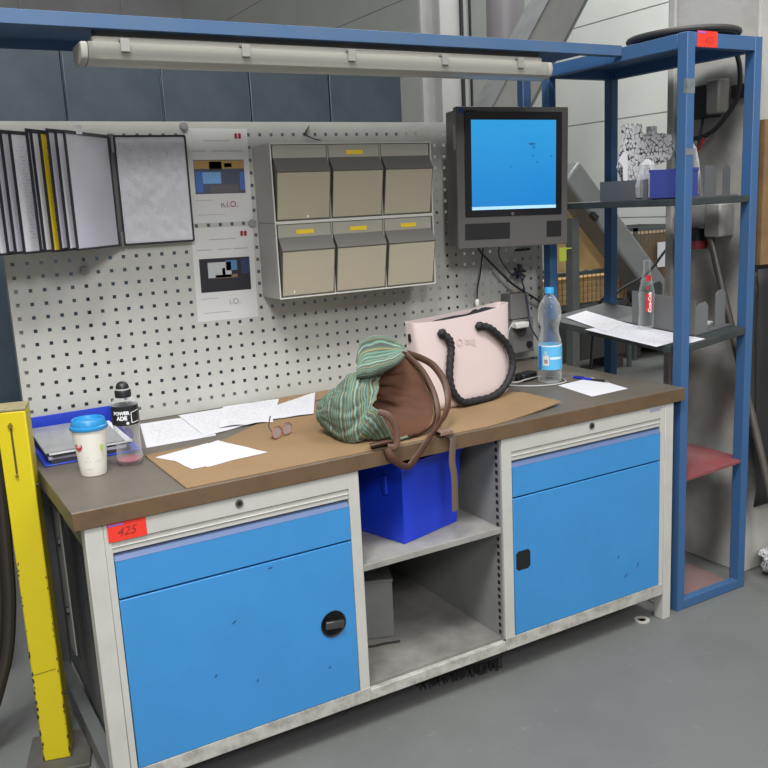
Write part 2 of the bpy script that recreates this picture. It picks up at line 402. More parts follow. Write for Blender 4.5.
def cabinet(x0, x1, bx0, bx1, side, label):
    """frame x0..x1, blue front bx0..bx1; side -1 left cabinet, +1 right cabinet"""
    t = thing('tool_cabinet', label, 'cabinet', ((x0+x1)/2, .3, 0), group='blue workbench cabinets')
    f = MB()
    f.box(x0, x1, .05, .07, .0976, .1397)
    f.box(x0, x0+.0012+.0, .03, .8, .0976, zt); f.box(x1-.0012, x1, .03, .8, .0976, zt)
    f.box(x0, x1, .798, .8, .0976, zt); f.box(x0, x1, .03, .8, .11, .112)
    obj('carcass', f, SIDE if side < 0 else GREYF, t)  # left carcass darker than the right: its shade is put into the colour
    fr = MB()
    fr.box(x0, bx0-.002, .006, .03, .0976, zt)            # stile
    fr.box(bx1+.002, x1, .006, .03, .0976, zt)
    fr.box(bx0-.0021, bx1+.0021, .006, .03, .733, zt)      # head rail
    fr.box(bx0-.0021, bx1+.0021, .010, .03, .704, .7315)   # slide lip
    fr.box(bx0-.0021, bx1+.0021, .007, .03, .7175, .7195)
    obj('front_frame', fr, GREYF, t, bevel=.001)
    obj('bottom_rail', MB().box(x0, x1, .004, .035, .0976, .1385), GREYD, t, bevel=.0015)
    obj('recess', MB().box(bx0, bx1, .031, .036, .14, .704), BLACK, t)
    # drawer
    d = MB().prism([(bx0, .004, .5905), (bx0, .004, .684), (bx0, .022, .700), (bx0, .03, .700), (bx0, .03, .5905)], (bx1-bx0, 0, 0))
    dr = obj('drawer', d, BLUE, t, smooth=0, bevel=.001)
    obj('grip_lip', MB().prism([(bx0+.001, .0034, .6845), (bx0+.001, .0214, .7008), (bx0+.001, .022, .7003), (bx0+.001, .004, .6839)], (bx1-bx0-.002, 0, 0)), BLUE2, dr, smooth=0)
    do = obj('door', MB().box(bx0, bx1, .004, .03, .1397, .585), BLUE, t, bevel=.0015)
    lx = .401 if side < 0 else 1.584
    lock_part(lx, .760, t)
    if side < 0:
        hx, hz = .639, .364
        h = obj('handle', MB().lathe([(.0, .0), (.033, .0), (.0375, -.003), (.0375, .0)], n=40), DARK, do, world=False)
        h.location = (hx-t.location.x, .0035-t.location.y, hz); h.rotation_euler = (R(-90), 0, 0)
        obj('grip', MB().bar((hx-.027, -.003, hz+.004), (hx+.027, -.003, hz-.004), .012, .022), mat('handle steel', (96, 96, 96), .3, .8), h, bevel=.003)
    else:
        hx, hz = 1.299, .382
        m = MB(); c = .008; w2, h2 = .0275, .031
        m.prism([(hx-w2+c, .0032, hz-h2), (hx+w2-c, .0032, hz-h2), (hx+w2, .0032, hz-h2+c), (hx+w2, .0032, hz+h2-c), (hx+w2-c, .0032, hz+h2), (hx-w2+c, .0032, hz+h2), (hx-w2, .0032, hz+h2-c), (hx-w2, .0032, hz-h2+c)], (0, .004, 0))
        obj('handle', m, BLACK, do, smooth=0)
    return t, do
CL, DOL = cabinet(.0665, .7425, .0845, .7087, -1, 'left blue cabinet with round black handle under red number label')
CR, DOR = cabinet(1.2265, 1.9125, 1.2651, 1.8905, 1, 'right blue cabinet with black square finger hole')
def smudge(x, z, l, a, par):
    c, s_ = math.cos(a), math.sin(a)
    m = MB().prism([(x-l*c, .0035, z-l*s_), (x+.003*s_, .0035, z-.003*c), (x+l*c, .0035, z+l*s_), (x-.003*s_, .0035, z+.003*c)], (0, .0006, 0))
    obj('scuff_mark', m, mat('scuff', (38, 82, 128), .6), par, smooth=0)
for q in ((1.735, .215, .012, .7), (1.79, .24, .010, 1.2), (1.70, .29, .007, 1.0)): smudge(*q, DOR)
for q in ((.36, .45, .009, .5), (.41, .27, .006, 1.2), (.3, .32, .006, .9), (.62, .24, .006, .4), (.47, .57, .008, .1)): smudge(*q, DOL)
# left foot frame
t = thing('end_frame', 'light grey end post with dark open side at the bench left end', 'frame', (.045, .3, 0))
obj('front_leg', MB().box(.0237, .066, .006, .05, 0, zt), GREYF, t, bevel=.002)
obj('rear_leg', MB().box(.0237, .066, .76, .805, 0, zt), SIDE, t, bevel=.002)  # leg and bars here toned dark for the shaded bench end
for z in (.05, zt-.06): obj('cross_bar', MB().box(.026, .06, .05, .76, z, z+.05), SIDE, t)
obj('flat_bar', MB().box(.026, .031, .37, .44, .30, zt), mat('mid grey bar', (120, 122, 122), .5), t)
obj('slot', MB().box(.0245, .0262, .30, .335, .32, zt-.02), BLACK, t)
obj('bolt', MB().cyl((.02, .405, .62), (.03, .405, .62), .012, n=6), DARK, t)
obj('bolt', MB().cyl((.02, .405, .42), (.03, .405, .42), .012, n=6), DARK, t)
t = thing('end_frame', 'light grey end post with foot beside the blue rack', 'frame', (1.93, .3, 0))
obj('front_leg', MB().box(1.9145, 1.9535, .006, .045, 0, zt), GREYF, t, bevel=.002)
obj('rear_leg', MB().box(1.9145, 1.9535, .76, .805, 0, zt), GREYF, t, bevel=.002)
for z in (.05, zt-.06): obj('cross_bar', MB().box(1.916, 1.95, .045, .76, z, z+.05), GREYF, t)
for z in (.72, .5, .25): obj('screw', MB().cyl((1.9535, .025, z), (1.957, .025, z), .006, n=12), STEEL, t)
# open middle bay
t = thing('open_bay', 'open grey shelf bay between the two blue cabinets', 'shelf', (.985, .3, 0))
BOARD = mat('dusty grey board', (150, 148, 142), .55, dirt=.7, dscale=6, drgb=(98, 96, 90))
BAY = mat('bay steel', (138, 138, 136), .5, dirt=.55, dscale=5, drgb=(104, 102, 98))
obj('side_panel', MB().box(.743, .746, .012, .8, .0976, zt), BAY, t)
obj('side_panel', MB().box(1.2225, 1.226, .012, .8, .0976, zt), BAY, t)
obj('back_panel', MB().box(.746, 1.2225, .795, .798, .0976, zt), BAY, t)
obj('shelf_board', MB().box(.746, 1.2225, .012, .794, .4835, .5015), BOARD, t, bevel=.001)
obj('floor_board', MB().box(.746, 1.2225, .02, .794, .130, .1409), mat('shaded dirty bay floor', (134, 132, 126), .55, dirt=.8, dscale=5, drgb=(84, 82, 78)), t, bevel=.001)  # floor tone darkened for the shade inside the bay, dirt blotches on top
obj('bottom_rail', MB().box(.743, 1.226, .004, .035, .0976, .1295), GREYD, t, bevel=.0015)
obj('slot_strip', perf_strip(1.222, .022, 1, .15, .77), BLACK, t)
obj('slot_strip', perf_strip(.7465, .022, 1, .15, .77), BLACK, t)
# red label and logo on the head rail
t = thing('number_label', 'red number sticker at the left end of the cabinet head rail', 'label', (.12, .0055, .755))
RED = mat('red orange label', (222, 52, 36), .6)
obj('sticker', MB().box(.075, .166, .0042, .0056, .733, .7785), RED, t)
obj('lettering', MB().text('425', .030, flat_fn((.118, .0039, .7535), (1, 0, 0), (0, 0, 1)), shear=.3), mat('marker black', (130, 34, 26), .6), t, smooth=0)
obj('print_strip', MB().box(.078, .112, .0036, .0041, .7715, .7760), mat('violet print', (150, 100, 190), .6), t)
obj('maker_mark', MB().text('GARANT', .0145, flat_fn((1.868, .0054, .7655), (1, 0, 0), (0, 0, 1)), bold=.0004, shear=.25), mat('pale blue print', (120, 126, 176), .5), CR, smooth=0)

# ------------------------------------------------------------------ pegboard
YB = .651
on_board = True
def peg():
    m = MB(); bm = m.bm; P = .0385; hs = .0052
    nx, nz = 50, 22; x0 = .0695-P-P/2; z0 = 1.709+P/2-nz*P
    xs, zs = [], []
    for i in range(nx): xs += [x0+i*P, x0+i*P+P/2-hs, x0+i*P+P/2+hs]
    xs.append(x0+nx*P)
    zs = [.8632]
    for j in range(nz): zs += [z0+j*P, z0+j*P+P/2-hs, z0+j*P+P/2+hs]
    zs += [z0+nz*P, 1.748]
    V = {}
    def vv(i, j):
        if (i, j) not in V: V[i, j] = bm.verts.new((xs[i], YB, zs[j]))
        return V[i, j]
    for i in range(len(xs)-1):
        for j in range(len(zs)-1):
            if i % 3 == 1 and j % 3 == 2 and j < len(zs)-2: continue
            m.face([vv(i, j), vv(i+1, j), vv(i+1, j+1), vv(i, j+1)])
    return m
PEG = mat('pegboard grey', (178, 178, 171), .5, dirt=.28, dscale=5, drgb=(140, 140, 136))
t = thing('pegboard', 'large light grey perforated board with square holes above the worktop', 'pegboard', (.974, YB, .8632))
o = obj('panel', peg(), PEG, t, smooth=0)
sd = o.modifiers.new('thickness', 'SOLIDIFY'); sd.thickness = .002; sd.offset = -1
GUP = mat('pegboard rail grey', (128, 128, 126), .5)
obj('edge_rail', MB().box(.012, .052, .655, .685, .8632, 1.747), GUP, t)
obj('edge_rail', MB().box(1.897, 1.936, .655, .685, .8632, 1.747), GUP, t)
obj('centre_rail', MB().box(.937, .977, .655, .685, .8632, 1.747), GUP, t)
for x0, x1 in ((.053, .936), (.978, 1.896)): obj('bottom_rail', MB().box(x0, x1, .655, .68, .8632, .912), GUP, t)
tag(obj('wire_tie', MB().tube(smoothpath([(.957, .648, 1.712), (.97, .642, 1.735), (.955, .64, 1.71), (.985, .64, 1.695), (1.01, .645, 1.69)]), .0018, n=6), DARK), 'short black wire end sticking out at the pegboard top edge', 'wire')
# canopy uprights
on_board = False
t = thing('canopy_post', 'blue canopy upright left of the pegboard', 'post', (-.6, .47, 0))
obj('tube', MB().box(-.618, -.582, .45, .49, .008, 1.957), RACK, t, bevel=.003); obj('foot_plate', MB().box(-.63, -.57, .43, .51, 0, .008), RACK, t)
t = thing('pegboard_post', 'dark blue upright just behind the monitor top', 'post', (2.057, .89, 0))
obj('tube', MB().box(2.036, 2.078, .872, .91, .008, 1.99), mat('navy post paint', (38, 62, 96), .5), t, bevel=.003); obj('foot_plate', MB().box(2.02, 2.095, .865, .93, 0, .008), mat('navy post paint', (38, 62, 96), .5), t)
# canopy
BEAM = mat('dusty blue beam', (62, 92, 128), .5, dirt=.5, dscale=5, drgb=(86, 100, 118))
t = thing('canopy_shelf', 'blue steel overhead canopy beam carrying the strip lamp', 'canopy', (.8, .45, 1.93))
obj('front_beam', MB().box(-.75, 1.999, .297, .301, 1.932, 1.9655).box(-.75, 1.999, .301, .33, 1.932, 1.935), BEAM, t, bevel=.001)
obj('rear_beam', MB().box(-.75, 1.96, .625, .63, 1.932, 1.9655), BEAM, t, bevel=.001)
obj('deck', MB().box(-.75, 1.96, .301, .625, 1.958, 1.9612), BEAM, t)
obj('cross_beam', MB().box(-.11, -.07, .301, .625, 1.932, 1.958), BEAM, t, bevel=.001)
# strip lamp
t = thing('strip_lamp', 'long fluorescent strip lamp with dusty clear cover under the canopy', 'lamp', (.94, .345, 1.85))
LAMPW = mat('lamp cream housing', (158, 156, 147), .5, dirt=.3, dscale=10, drgb=(150, 146, 136))
COVER = clear('dusty lamp cover', (178, 176, 167), .4, .25, .40)
obj('housing', MB().box(.235, 1.665, .315, .385, 1.884, 1.918), LAMPW, t, bevel=.006)
obj('mount', MB().box(.25, 1.66, .325, .375, 1.9185, 1.9575), mat('lamp rail dark', (66, 66, 66), .6), t)
cv = MB(); prof = [(.304, 1.902), (.300, 1.880), (.306, 1.862), (.322, 1.853), (.350, 1.849), (.378, 1.853), (.394, 1.862), (.400, 1.880), (.396, 1.902)]
A = [[cv.bm.verts.new((x, y, z)) for y, z in prof] for x in (.222, 1.68)]
for i in range(len(prof)-1): cv.face([A[0][i], A[0][i+1], A[1][i+1], A[1][i]])
obj('clear_cover', cv, COVER, t)
for x, s_ in ((.222, -1), (1.68, 1)):
    e = MB(); q = [(x, y, z) for y, z in prof]; e.prism(q, (s_*.018, 0, 0)); obj('end_cap', e, LAMPW, t, bevel=.004)
for y in (.335, .368): obj('fluorescent_tube', MB().cyl((.25, y, 1.869), (1.65, y, 1.869), .0075, n=16), mat('tube white', (235, 235, 228), .3), t)
for x in (.30, .62, .94, 1.26, 1.55):
    obj('clip', MB().box(x, x+.022, .295, .2995, 1.880, 1.911).box(x, x+.022, .2995, .3145, 1.906, 1.911), mat('steel clip', (176, 174, 168), .35, .6), t)

# ------------------------------------------------------------------ blue rack
SX, SX2, SY, SYR, ST = 2.002, 2.362, .0185, .715, 1.962
t = thing('steel_rack', 'tall blue steel shelf rack at the right end of the bench', 'rack', (2.18, .36, 0))
W_ = .036
posts = {}
for x, y in ((SX, SY), (SX2-W_, SY), (SX, SYR-W_), (SX2-W_, SYR-W_)):
    posts[x, y] = obj('post', MB().box(x, x+W_, y, y+W_+.004, 0, ST), RACK, t, bevel=.002)
b = MB()
b.box(SX+W_+.0005, SX2-W_-.0005, SY, SY+.03, ST-.046, ST-.001); obj('top_rail', b, RACK, t, bevel=.0015)
obj('top_rail', MB().box(SX+W_+.0005, SX2-W_-.0005, SYR-.03, SYR, ST-.046, ST-.001), RACK, t, bevel=.0015)
for x in (SX, SX2-.03): obj('top_rail', MB().box(x, x+.03, SY+W_+.005, SYR-W_-.001, ST-.046, ST-.001), RACK, t, bevel=.0015)
obj('top_deck', MB().box(SX+.031, SX2-.031, SY+.031, SYR-.031, ST-.010, ST-.006), RACK, t)
obj('bottom_rail', MB().box(SX+W_, SX2-W_, SY, SY+.03, .002, .036), RACK, t, bevel=.0015)
obj('bottom_rail', MB().box(SX, SX+.03, SY+W_+.005, SYR-W_-.001, .002, .036), RACK, t, bevel=.0015)
TEAL = mat('dark green shelf', (40, 48, 48), .5, dirt=.5, dscale=6, drgb=(76, 80, 78))
obj('upper_shelf', MB().box(SX+W_+.001, SX2-W_-.001, SY+.004, SYR-.01, 1.424, 1.447).box(SX+.006, SX+W_, SY+W_+.006, SYR-W_-.002, 1.424, 1.447), TEAL, t, bevel=.002)
def mz(x, y): return .957+.1*(x-2)+.06*(y-.0185)
def tilt_box(m, x0, x1, y0, y1, a, b_):
    """box lying on the sloping middle shelf between heights a and b_ above it"""
    c = [Vector((x, y, mz(x, y)+h)) for h in (a, b_) for y in (y0, y1) for x in (x0, x1)]
    v = [m.bm.verts.new(p) for p in c]
    for q in ((0, 2, 3, 1), (4, 5, 7, 6), (0, 1, 5, 4), (2, 6, 7, 3), (0, 4, 6, 2), (1, 3, 7, 5)):
        m.face([v[i] for i in q], [(0, 0), (1, 0), (1, 1), (0, 1)])
    return m
ms = MB(); tilt_box(ms, SX+W_+.001, SX2-W_-.001, SY+.002, SYR-.01, -.025, 0); tilt_box(ms, SX-.012, SX+W_, SY+W_+.006, SYR-W_-.002, -.025, 0)
obj('middle_shelf', ms, TEAL, t, bevel=.002)
REDM = mat('red oxide shelf', (128, 62, 66), .6, dirt=.6, dscale=6, drgb=(120, 100, 98))
rs = MB(); rs.prism([(SX+W_+.001, SY+.004, .478), (SX2-W_-.001, SY+.004, .49), (SX2-.002, SY+W_+.006, .49), (SX2-.002, .28, .492), (SX+W_+.001, .33, .484)], (0, 0, .012))
obj('lower_shelf', rs, REDM, t, bevel=.001)
obj('floor_plate', MB().box(SX+.031, SX2-W_-.001, SY+.031, SYR-W_-.002, .006, .022), mat('dusty red plate', (120, 92, 90), .75, dirt=.7, dscale=5, drgb=(92, 84, 80)), t)
for b_ in ((SX-.0006, SX+W_+.0006, SY-.0006, SY+.012, 1.775, 1.82), (SX+.002, SX+W_+.0006, SY-.0006, SY+.01, 1.585, 1.605)):
    obj('worn_patch', MB().box(*b_), mat('worn grey', (110, 116, 120), .5, dirt=.5, dscale=40), posts[SX, SY])
t = thing('number_label', 'red sticker at the top corner of the blue rack', 'label', (2.09, SY, 1.94))
obj('sticker', MB().box(2.044, 2.137, SY-.002, SY-.0004, 1.917, 1.966), RED, t)
obj('lettering', MB().text('425', .03, flat_fn((2.098, SY-.0026, 1.938), (1, 0, 0), (0, 0, 1)), shear=.3), mat('faded marker', (190, 44, 34), .6), t, smooth=0)
obj('print_strip', MB().box(2.048, 2.082, SY-.0026, SY-.0021, 1.9585, 1.964), mat('violet print', (150, 100, 190), .6), t)
# hose coil on the rack top
t = MB()
for k in range(4):
    r = .135+.013*k
    t.tube([(2.185+r*math.cos(a), .2+r*math.sin(a)*1.05, 1.9665+.010+.006*(k % 2)) for a in [2*PI*i/48 for i in range(48)]], .0095, n=8, closed=True)
tag(obj('hose_coil', t, mat('dark rubber', (58, 56, 54), .55)), 'dark flat hose coil lying on top of the blue rack', 'hose')

# ------------------------------------------------------------------ flip panel document holder
on_board = True
t = thing('flip_panel_holder', 'black framed flip document panels fanned out on the pegboard left', 'document holder', (.34, .64, 1.39))
FR = mat('panel frame black', (38, 38, 44), .45)
LIL = mat('back of page', (186, 184, 196), .6)
obj('bracket', MB().box(.115, .345, .636, .6503, 1.395, 1.425).box(.115, .345, .636, .6503, 1.685, 1.71).box(.325, .345, .63, .6503, 1.395, 1.712), SIDE, t, bevel=.002)
YEL = printed('yellow page', (206, 178, 30), (120, 100, 30), 24, .5)
def flip(px, py, ang, m, yoff=0, wd=.228):
    c, s_ = math.cos(ang), math.sin(ang)
    O = Vector((px, py, 0)); U = Vector((-c, -s_, 0)); Nn = Vector((s_, -c, 0))
    zb, zt_ = 1.397+yoff, 1.703+yoff
    def pt(a, z): return O+U*a+Vector((0, 0, z))
    f = MB()
    f.bar(pt(.006, zb), pt(wd, zb), .005, .006); f.bar(pt(.006, zt_), pt(wd, zt_), .005, .009)
    f.bar(pt(wd, zb-.003), pt(wd, zt_+.0045), .005, .006, up=U); f.bar(pt(.008, zb-.003), pt(.008, zt_+.0045), .005, .007, up=U)
    p = obj('display_panel', f, FR, t)
    sh = MB().sheet(pt(wd-.003, zb+.003)+Nn*.0012, pt(.011, zb+.003)+Nn*.0012, pt(.011, zt_-.0045)+Nn*.0012, pt(wd-.003, zt_-.0045)+Nn*.0012, .002)
    obj('page', sh, m, p, smooth=0)
for k, (dx, a, m) in enumerate([(0, 47, LIL), (.019, 46, PRINT), (.038, 45.5, LIL), (.057, 45, YEL), (.076, 44.5, PRINT), (.088, 45, LIL), (.124, 43, PRINT), (.143, 42, LIL), (.160, 41.5, LIL), (.182, 41, PRINT), (.205, 40, LIL)]):
    flip(.328-dx*.98, .628, R(a), m, .002*(k % 3), .226)
# the open page to the right, in a shiny sleeve
zb, zt_ = 1.397, 1.705
f = MB(); x0, x1, y = .342, .551, .630
for a, b_, w_ in (((x0, y, zb), (x1, y, zb), .006), ((x0, y, zt_), (x1, y, zt_), .007), ((x0, y, zb), (x0, y, zt_), .006), ((x1, y, zb), (x1, y, zt_), .006)): f.bar(a, b_, .006, w_, up=(0, 1, 0))
p = obj('display_panel', f, FR, t)
obj('page', MB().sheet((x0+.003, y, zb+.003), (x1-.003, y, zb+.003), (x1-.003, y, zt_-.003), (x0+.003, y, zt_-.003), .002), printed('bright printed page', (240, 240, 244), (205, 205, 212), 40, .5), p, smooth=0)
def crinkle(a, b): return .003+.004*noise.noise(Vector((a*4, b*5, 3)))*min(1, 8*min(a, 1-a, b, 1-b)) + .0045*noise.noise(Vector((a*8+b*7, b*11-a*5, 1)))*min(1, 8*min(a, 1-a, b, 1-b))
obj('sleeve', MB().sheet((x0+.004, y-.003, zb+.004), (x1-.004, y-.003, zb+.004), (x1-.004, y-.003, zt_-.004), (x0+.004, y-.003, zt_-.004), -.0003, 54, crinkle), clear('glossy sleeve', (246, 246, 248), .4, .10, .25), p, smooth=60)
for z in (1.66, 1.39): obj('clip', MB().box(.331, .339, .624, .634, z, z+.045), STEEL, t, bevel=.001)
obj('index_tab', MB().box(.205, .228, .50, .502, 1.70, 1.722), PAPER, t)

# ------------------------------------------------------------------ two posters
def poster(x0, x1, z0, z1, roll, label, txt, tcol, pic):
    cx, cz = (x0+x1)/2, (z0+z1)/2
    t = thing('instruction_sheet', label, 'poster', (cx, YB-.0016, cz), (0, roll, 0), 'photo sheets on the pegboard')
    w, h = (x1-x0)/2, (z1-z0)/2
    obj('sheet', MB().box(-w, w, -.001, .0008, -h, h), mat('sheet white', (200, 200, 198), .5), t, world=False)
    y = -.0012
    F = lambda ox, oz: flat_fn((ox, y-.0004, oz), (1, 0, 0), (0, 0, 1))
    ph = obj('photo', MB().box(-w*.82, w*.82, y-.0002, -.001, -h*.38, h*.34), pic[0], t, world=False, smooth=0)
    for m_, a, b_, c, d_ in pic[1]:
        obj('photo_detail', MB().box(-w*.82+a*1.64*w, -w*.82+b_*1.64*w, y-.0005, y-.0002, -h*.38+c*.72*h, -h*.38+d_*.72*h), m_, ph, world=False, smooth=0)
    obj('lettering', MB().text(txt, .026, F(w*.25, -h*.62), bold=.0004), tcol, t, world=False, smooth=0)
    g = mat('print grey', (150, 150, 152), .6)
    for a, b_, c, d_ in ((-.45, .4, .735, .75), (-.85, -.4, .52, .535), (-.2, .25, .52, .535), (.3, .8, .52, .535), (-.85, -.3, -.52, -.51), (-.8, .1, -.83, -.82)):
        obj('print_line', MB().box(w*a, w*b_, y-.0003, -.001, h*c, h*d_), g, t, world=False, smooth=0)
    lg = MB()
    for sx in (-.010, .002): 
        for dz in (0, .007): lg.cyl((w*.72+sx, y-.0004, h*.82+dz), (w*.72+sx, -.001, h*.82+dz), .0052, n=12)
    obj('logo', lg, mat('logo red', (150, 44, 60), .6), t, world=False, smooth=0)
    return t
c_ = lambda n, rgb: mat(n, rgb, .5)
pic1 = (c_('picture slate', (74, 78, 96)), [(c_('picture tan', (164, 134, 78)), 0, 1, .74, .98), (c_('picture dark', (56, 46, 44)), .3, .55, .7, .95), (c_('picture dark', (56, 46, 44)), .6, .75, .78, .9), (c_('picture blue', (64, 104, 170)), .02, .16, .05, .66), (c_('picture light blue', (112, 160, 208)), .16, .52, .3, .64), (c_('picture blue', (64, 104, 170)), .9, 1, .1, .64), (c_('picture grey', (92, 88, 92)), .3, .86, .02, .26)])
pic2 = (c_('picture night', (34, 34, 42)), [(c_('picture pale', (176, 178, 180)), .16, .62, .42, .88), (c_('picture mid blue', (76, 116, 158)), .52, .74, .62, .92), (c_('picture brown', (120, 96, 72)), .3, .74, .40, .5), (c_('picture dark', (56, 46, 44)), .44, .5, .5, .7), (c_('picture navy', (44, 54, 88)), .82, 1, .5, .95)])
poster(.559, .757, 1.446, 1.728, R(.6), 'upper photo sheet lettered n.i.O. beside the flip panels', 'n.i.O.', mat('dull red ink', (150, 92, 96), .6), pic1)
poster(.549, .751, 1.143, 1.432, R(.9), 'lower photo sheet with dark picture, lettered i.O.', 'i.O.', mat('grey ink', (150, 140, 146), .6), pic2)
MAG = mat('grey magnet', (140, 140, 138), .4)
for x, z, lb in ((.751, 1.438, 'grey round magnet between the two photo sheets, at their right edge'), (.223, 1.33, 'grey round magnet on the bare pegboard below the flip panels'), (.556, 1.736, 'grey round magnet at the top left corner of the upper sheet')):
    tag(obj('round_magnet', MB().cyl((x, YB-.0105, z), (x, YB-.0023 if x > .3 else YB-.001, z), .0125, n=28), MAG, bevel=.0015), lb, 'magnet', 'magnets on the pegboard')

# ------------------------------------------------------------------ tilt bin units
HOUS = mat('bin housing grey', (150, 148, 142), .45)
HEDGE = mat('bin edge pale', (188, 186, 178), .45)
BINB = mat('bin smoky front', (92, 90, 84), .5)
BINT = mat('bin face grey', (150, 147, 136), .35)
BINI = mat('bin inner beige', (236, 228, 206), .5)
WIN = clear('bin window', (226, 218, 198), .2, .2, .36)
YLAB = mat('yellow label', (214, 184, 40), .5)
def bin_unit(z0, z1, labels, label):
    x0, x1, yf, yr = .771, 1.347, .512, YB-.003
    t = thing('tilt_bin_unit', label, 'storage bin', ((x0+x1)/2, yr, z0), group='tilt bin units on the pegboard')
    h = MB()
    for x in (x0, x1-.004): h.box(x, x+.004, yf, yr, z0, z1)
    h.box(x0+.004, x1-.004, yf, yr, z0, z0+.004).box(x0+.004, x1-.004, yf, yr, z1-.004, z1).box(x0+.004, x1-.004, yr-.004, yr, z0+.004, z1-.004)
    wb = (x1-x0-.008)/3
    for k in (1, 2): h.box(x0+.004+wb*k-.002, x0+.004+wb*k+.002, yf, yr-.004, z0+.004, z1-.004)
    obj('housing', h, HOUS, t)
    e = MB()
    e.box(x0-.001, x1+.001, yf-.003, yf-.0002, z1-.004, z1+.0005).box(x0-.001, x1+.001, yf-.003, yf-.0002, z0-.0005, z0+.004)
    for x in (x0-.001, x1-.003): e.box(x, x+.004, yf-.003, yf-.0002, z0+.004, z1-.004)
    obj('front_rim', e, HEDGE, t)
    for k in range(3):
        a = x0+.004+wb*k+.0045; b_ = a+wb-.009
        zt_, zs, zsh, zb = z1-.006, z1-.044, z1-.078, z0+.008
        m = MB()
        m.prism([(a, yf, zs), (a, yf-.026, zsh-.006), (a, yf-.024, zsh-.010), (a, yf+.003, zs-.004)], (b_-a, 0, 0))
        for q in (a, b_-.0015):   # side cheeks of the bin
            m.prism([(q, yf+.003, zs-.004), (q, yf-.024, zsh-.010), (q, yf+.0, zb), (q, yf+.115, zb), (q, yf+.115, zs-.03)], (.0015, 0, 0))
        m.box(a, b_, yf, yf+.115, zb-.002, zb)
        B = obj('bin', m, BINB, t, smooth=0)
        obj('label_face', MB().box(a, b_, yf, yf+.003, zs, zt_), BINT, B)
        obj('inner_wall', MB().box(a+.002, b_-.002, yf+.1, yf+.103, zb, zs-.03), BINI, B)
        obj('window', MB().sheet((a+.002, yf+.001, zb+.001), (b_-.002, yf+.001, zb+.001), (b_-.002, yf-.0235, zsh-.0105), (a+.002, yf-.0235, zsh-.0105), .0012), WIN, B, smooth=0)
        if labels[k]: obj('label_strip', MB().box(a+wb*.32, a+wb*.64, yf-.0012, yf-.0001, z1-.036, z1-.023), YLAB, B)
bin_unit(1.4365, 1.6725, (0, 1, 0), 'upper row of three smoky tilt bins, one yellow label')
bin_unit(1.2035, 1.4355, (1, 1, 1), 'lower row of three smoky tilt bins, each with a yellow label')
def bits(c, n, sp, m, label):
    q = MB()
    for i in range(n):
        x, y, z = c[0]+random.uniform(-sp, sp), c[1]+random.uniform(-.02, .02), c[2]
        a = random.uniform(0, 3)
        M = Matrix.Translation((x, y, z+.011+.004*i)) @ Euler((random.uniform(-.4, .4), random.uniform(-.4, .4), a)).to_matrix().to_4x4()
        q.box(-.022, .022, -.012, .012, -.005, .005, M)
    tag(obj('small_parts', q, m, bevel=.002), label, 'parts', 'loose parts in the tilt bins', 'stuff')
WP = mat('white small parts', (214, 212, 206), .4)
for i, (row, k) in enumerate(((1.4445, 0), (1.4445, 1), (1.4445, 2), (1.2115, 0), (1.2115, 2))):
    lb = ['white packets at the floor of the upper left bin', 'white packets on the floor of the upper middle bin', 'few white parts in the upper right bin', 'heaped white bag of parts in the lower left bin', 'grey white parts in the lower right bin'][i]
    bits((.775+.1893*k+.095+(.03 if i == 0 else 0), .55, row), (4, 6, 3, 9, 6)[i], .05 if i else .03, WP, lb)
bits((.775+.1893+.05, .545, 1.2115), 2, .012, mat('orange part', (206, 140, 50), .5), 'small orange parts in the lower middle bin')

# ------------------------------------------------------------------ monitor
t = thing('panel_monitor', 'square grey industrial monitor with bright blue screen', 'monitor', (1.430, .487, 1.3150), (R(-.15), R(1.05), R(-11.18)))
MG = mat('monitor grey', (104, 100, 98), .38, .2)
w, h = .4230, .468
obj('case', MB().box(.0, w, .004, .03, 0, h).box(.006, w-.006, .03, .105, .008, h-.008), MG, t, world=False, bevel=.004)
obj('face_plate', MB().box(0, w, 0, .004, 0, h), mat('monitor face', (94, 91, 89), .4, .25), t, world=False, bevel=.0015)
bz = obj('bezel', MB().box(.028, .398, -.0025, 0, .105, .452), mat('bezel black', (20, 20, 23), .3), t, world=False, bevel=.001)
def screen_mat():
    m = bpy.data.materials.new('lit blue screen'); m.use_nodes = True; N = m.node_tree.nodes; L = m.node_tree.links; b = N['Principled BSDF']
    b.inputs['Base Color'].default_value = (.01, .02, .04, 1); b.inputs['Roughness'].default_value = .25
    uv = N.new('ShaderNodeUVMap'); uv.uv_map = 'UVMap'; sp = N.new('ShaderNodeSeparateXYZ'); L.new(uv.outputs[0], sp.inputs[0])
    r = N.new('ShaderNodeValToRGB'); r.color_ramp.elements[0].color = lin((16, 128, 204)); r.color_ramp.elements[1].color = lin((40, 156, 220))
    L.new(sp.outputs['Y'], r.inputs['Fac']); L.new(r.outputs['Color'], b.inputs['Emission Color']); b.inputs['Emission Strength'].default_value = 1.0
    return m
s_ = MB().sheet((.052, -.003, .128), (.374, -.003, .128), (.374, -.003, .425), (.052, -.003, .425), .0004)
sc = obj('screen', s_, screen_mat(), bz, world=False, smooth=0)
obj('task_bar', MB().box(.052, .374, -.0036, -.003, .128, .1385), mat('task bar', (150, 190, 220), .4, emit=.75), sc, world=False)
sm = mat('screen smudge', (22, 92, 146), .6, emit=.8)
q = MB()
for x, z, rx, rz_ in ((.280, .345, .013, .005), (.288, .334, .005, .004), (.284, .306, .005, .003), (.30, .285, .004, .003), (.356, .303, .004, .003), (.20, .27, .004, .003)):
    q.prism([(x+rx*math.cos(a)*(1+.3*math.sin(3*a)), -.0034, z+rz_*math.sin(a)) for a in [2*PI*i/14 for i in range(14)]], (0, .0003, 0))
obj('smudge', q, sm, sc, world=False, smooth=0)
obj('button', MB().cyl((.206, -.004, .112), (.206, 0, .112), .006, n=20), STEEL, bz, world=False)
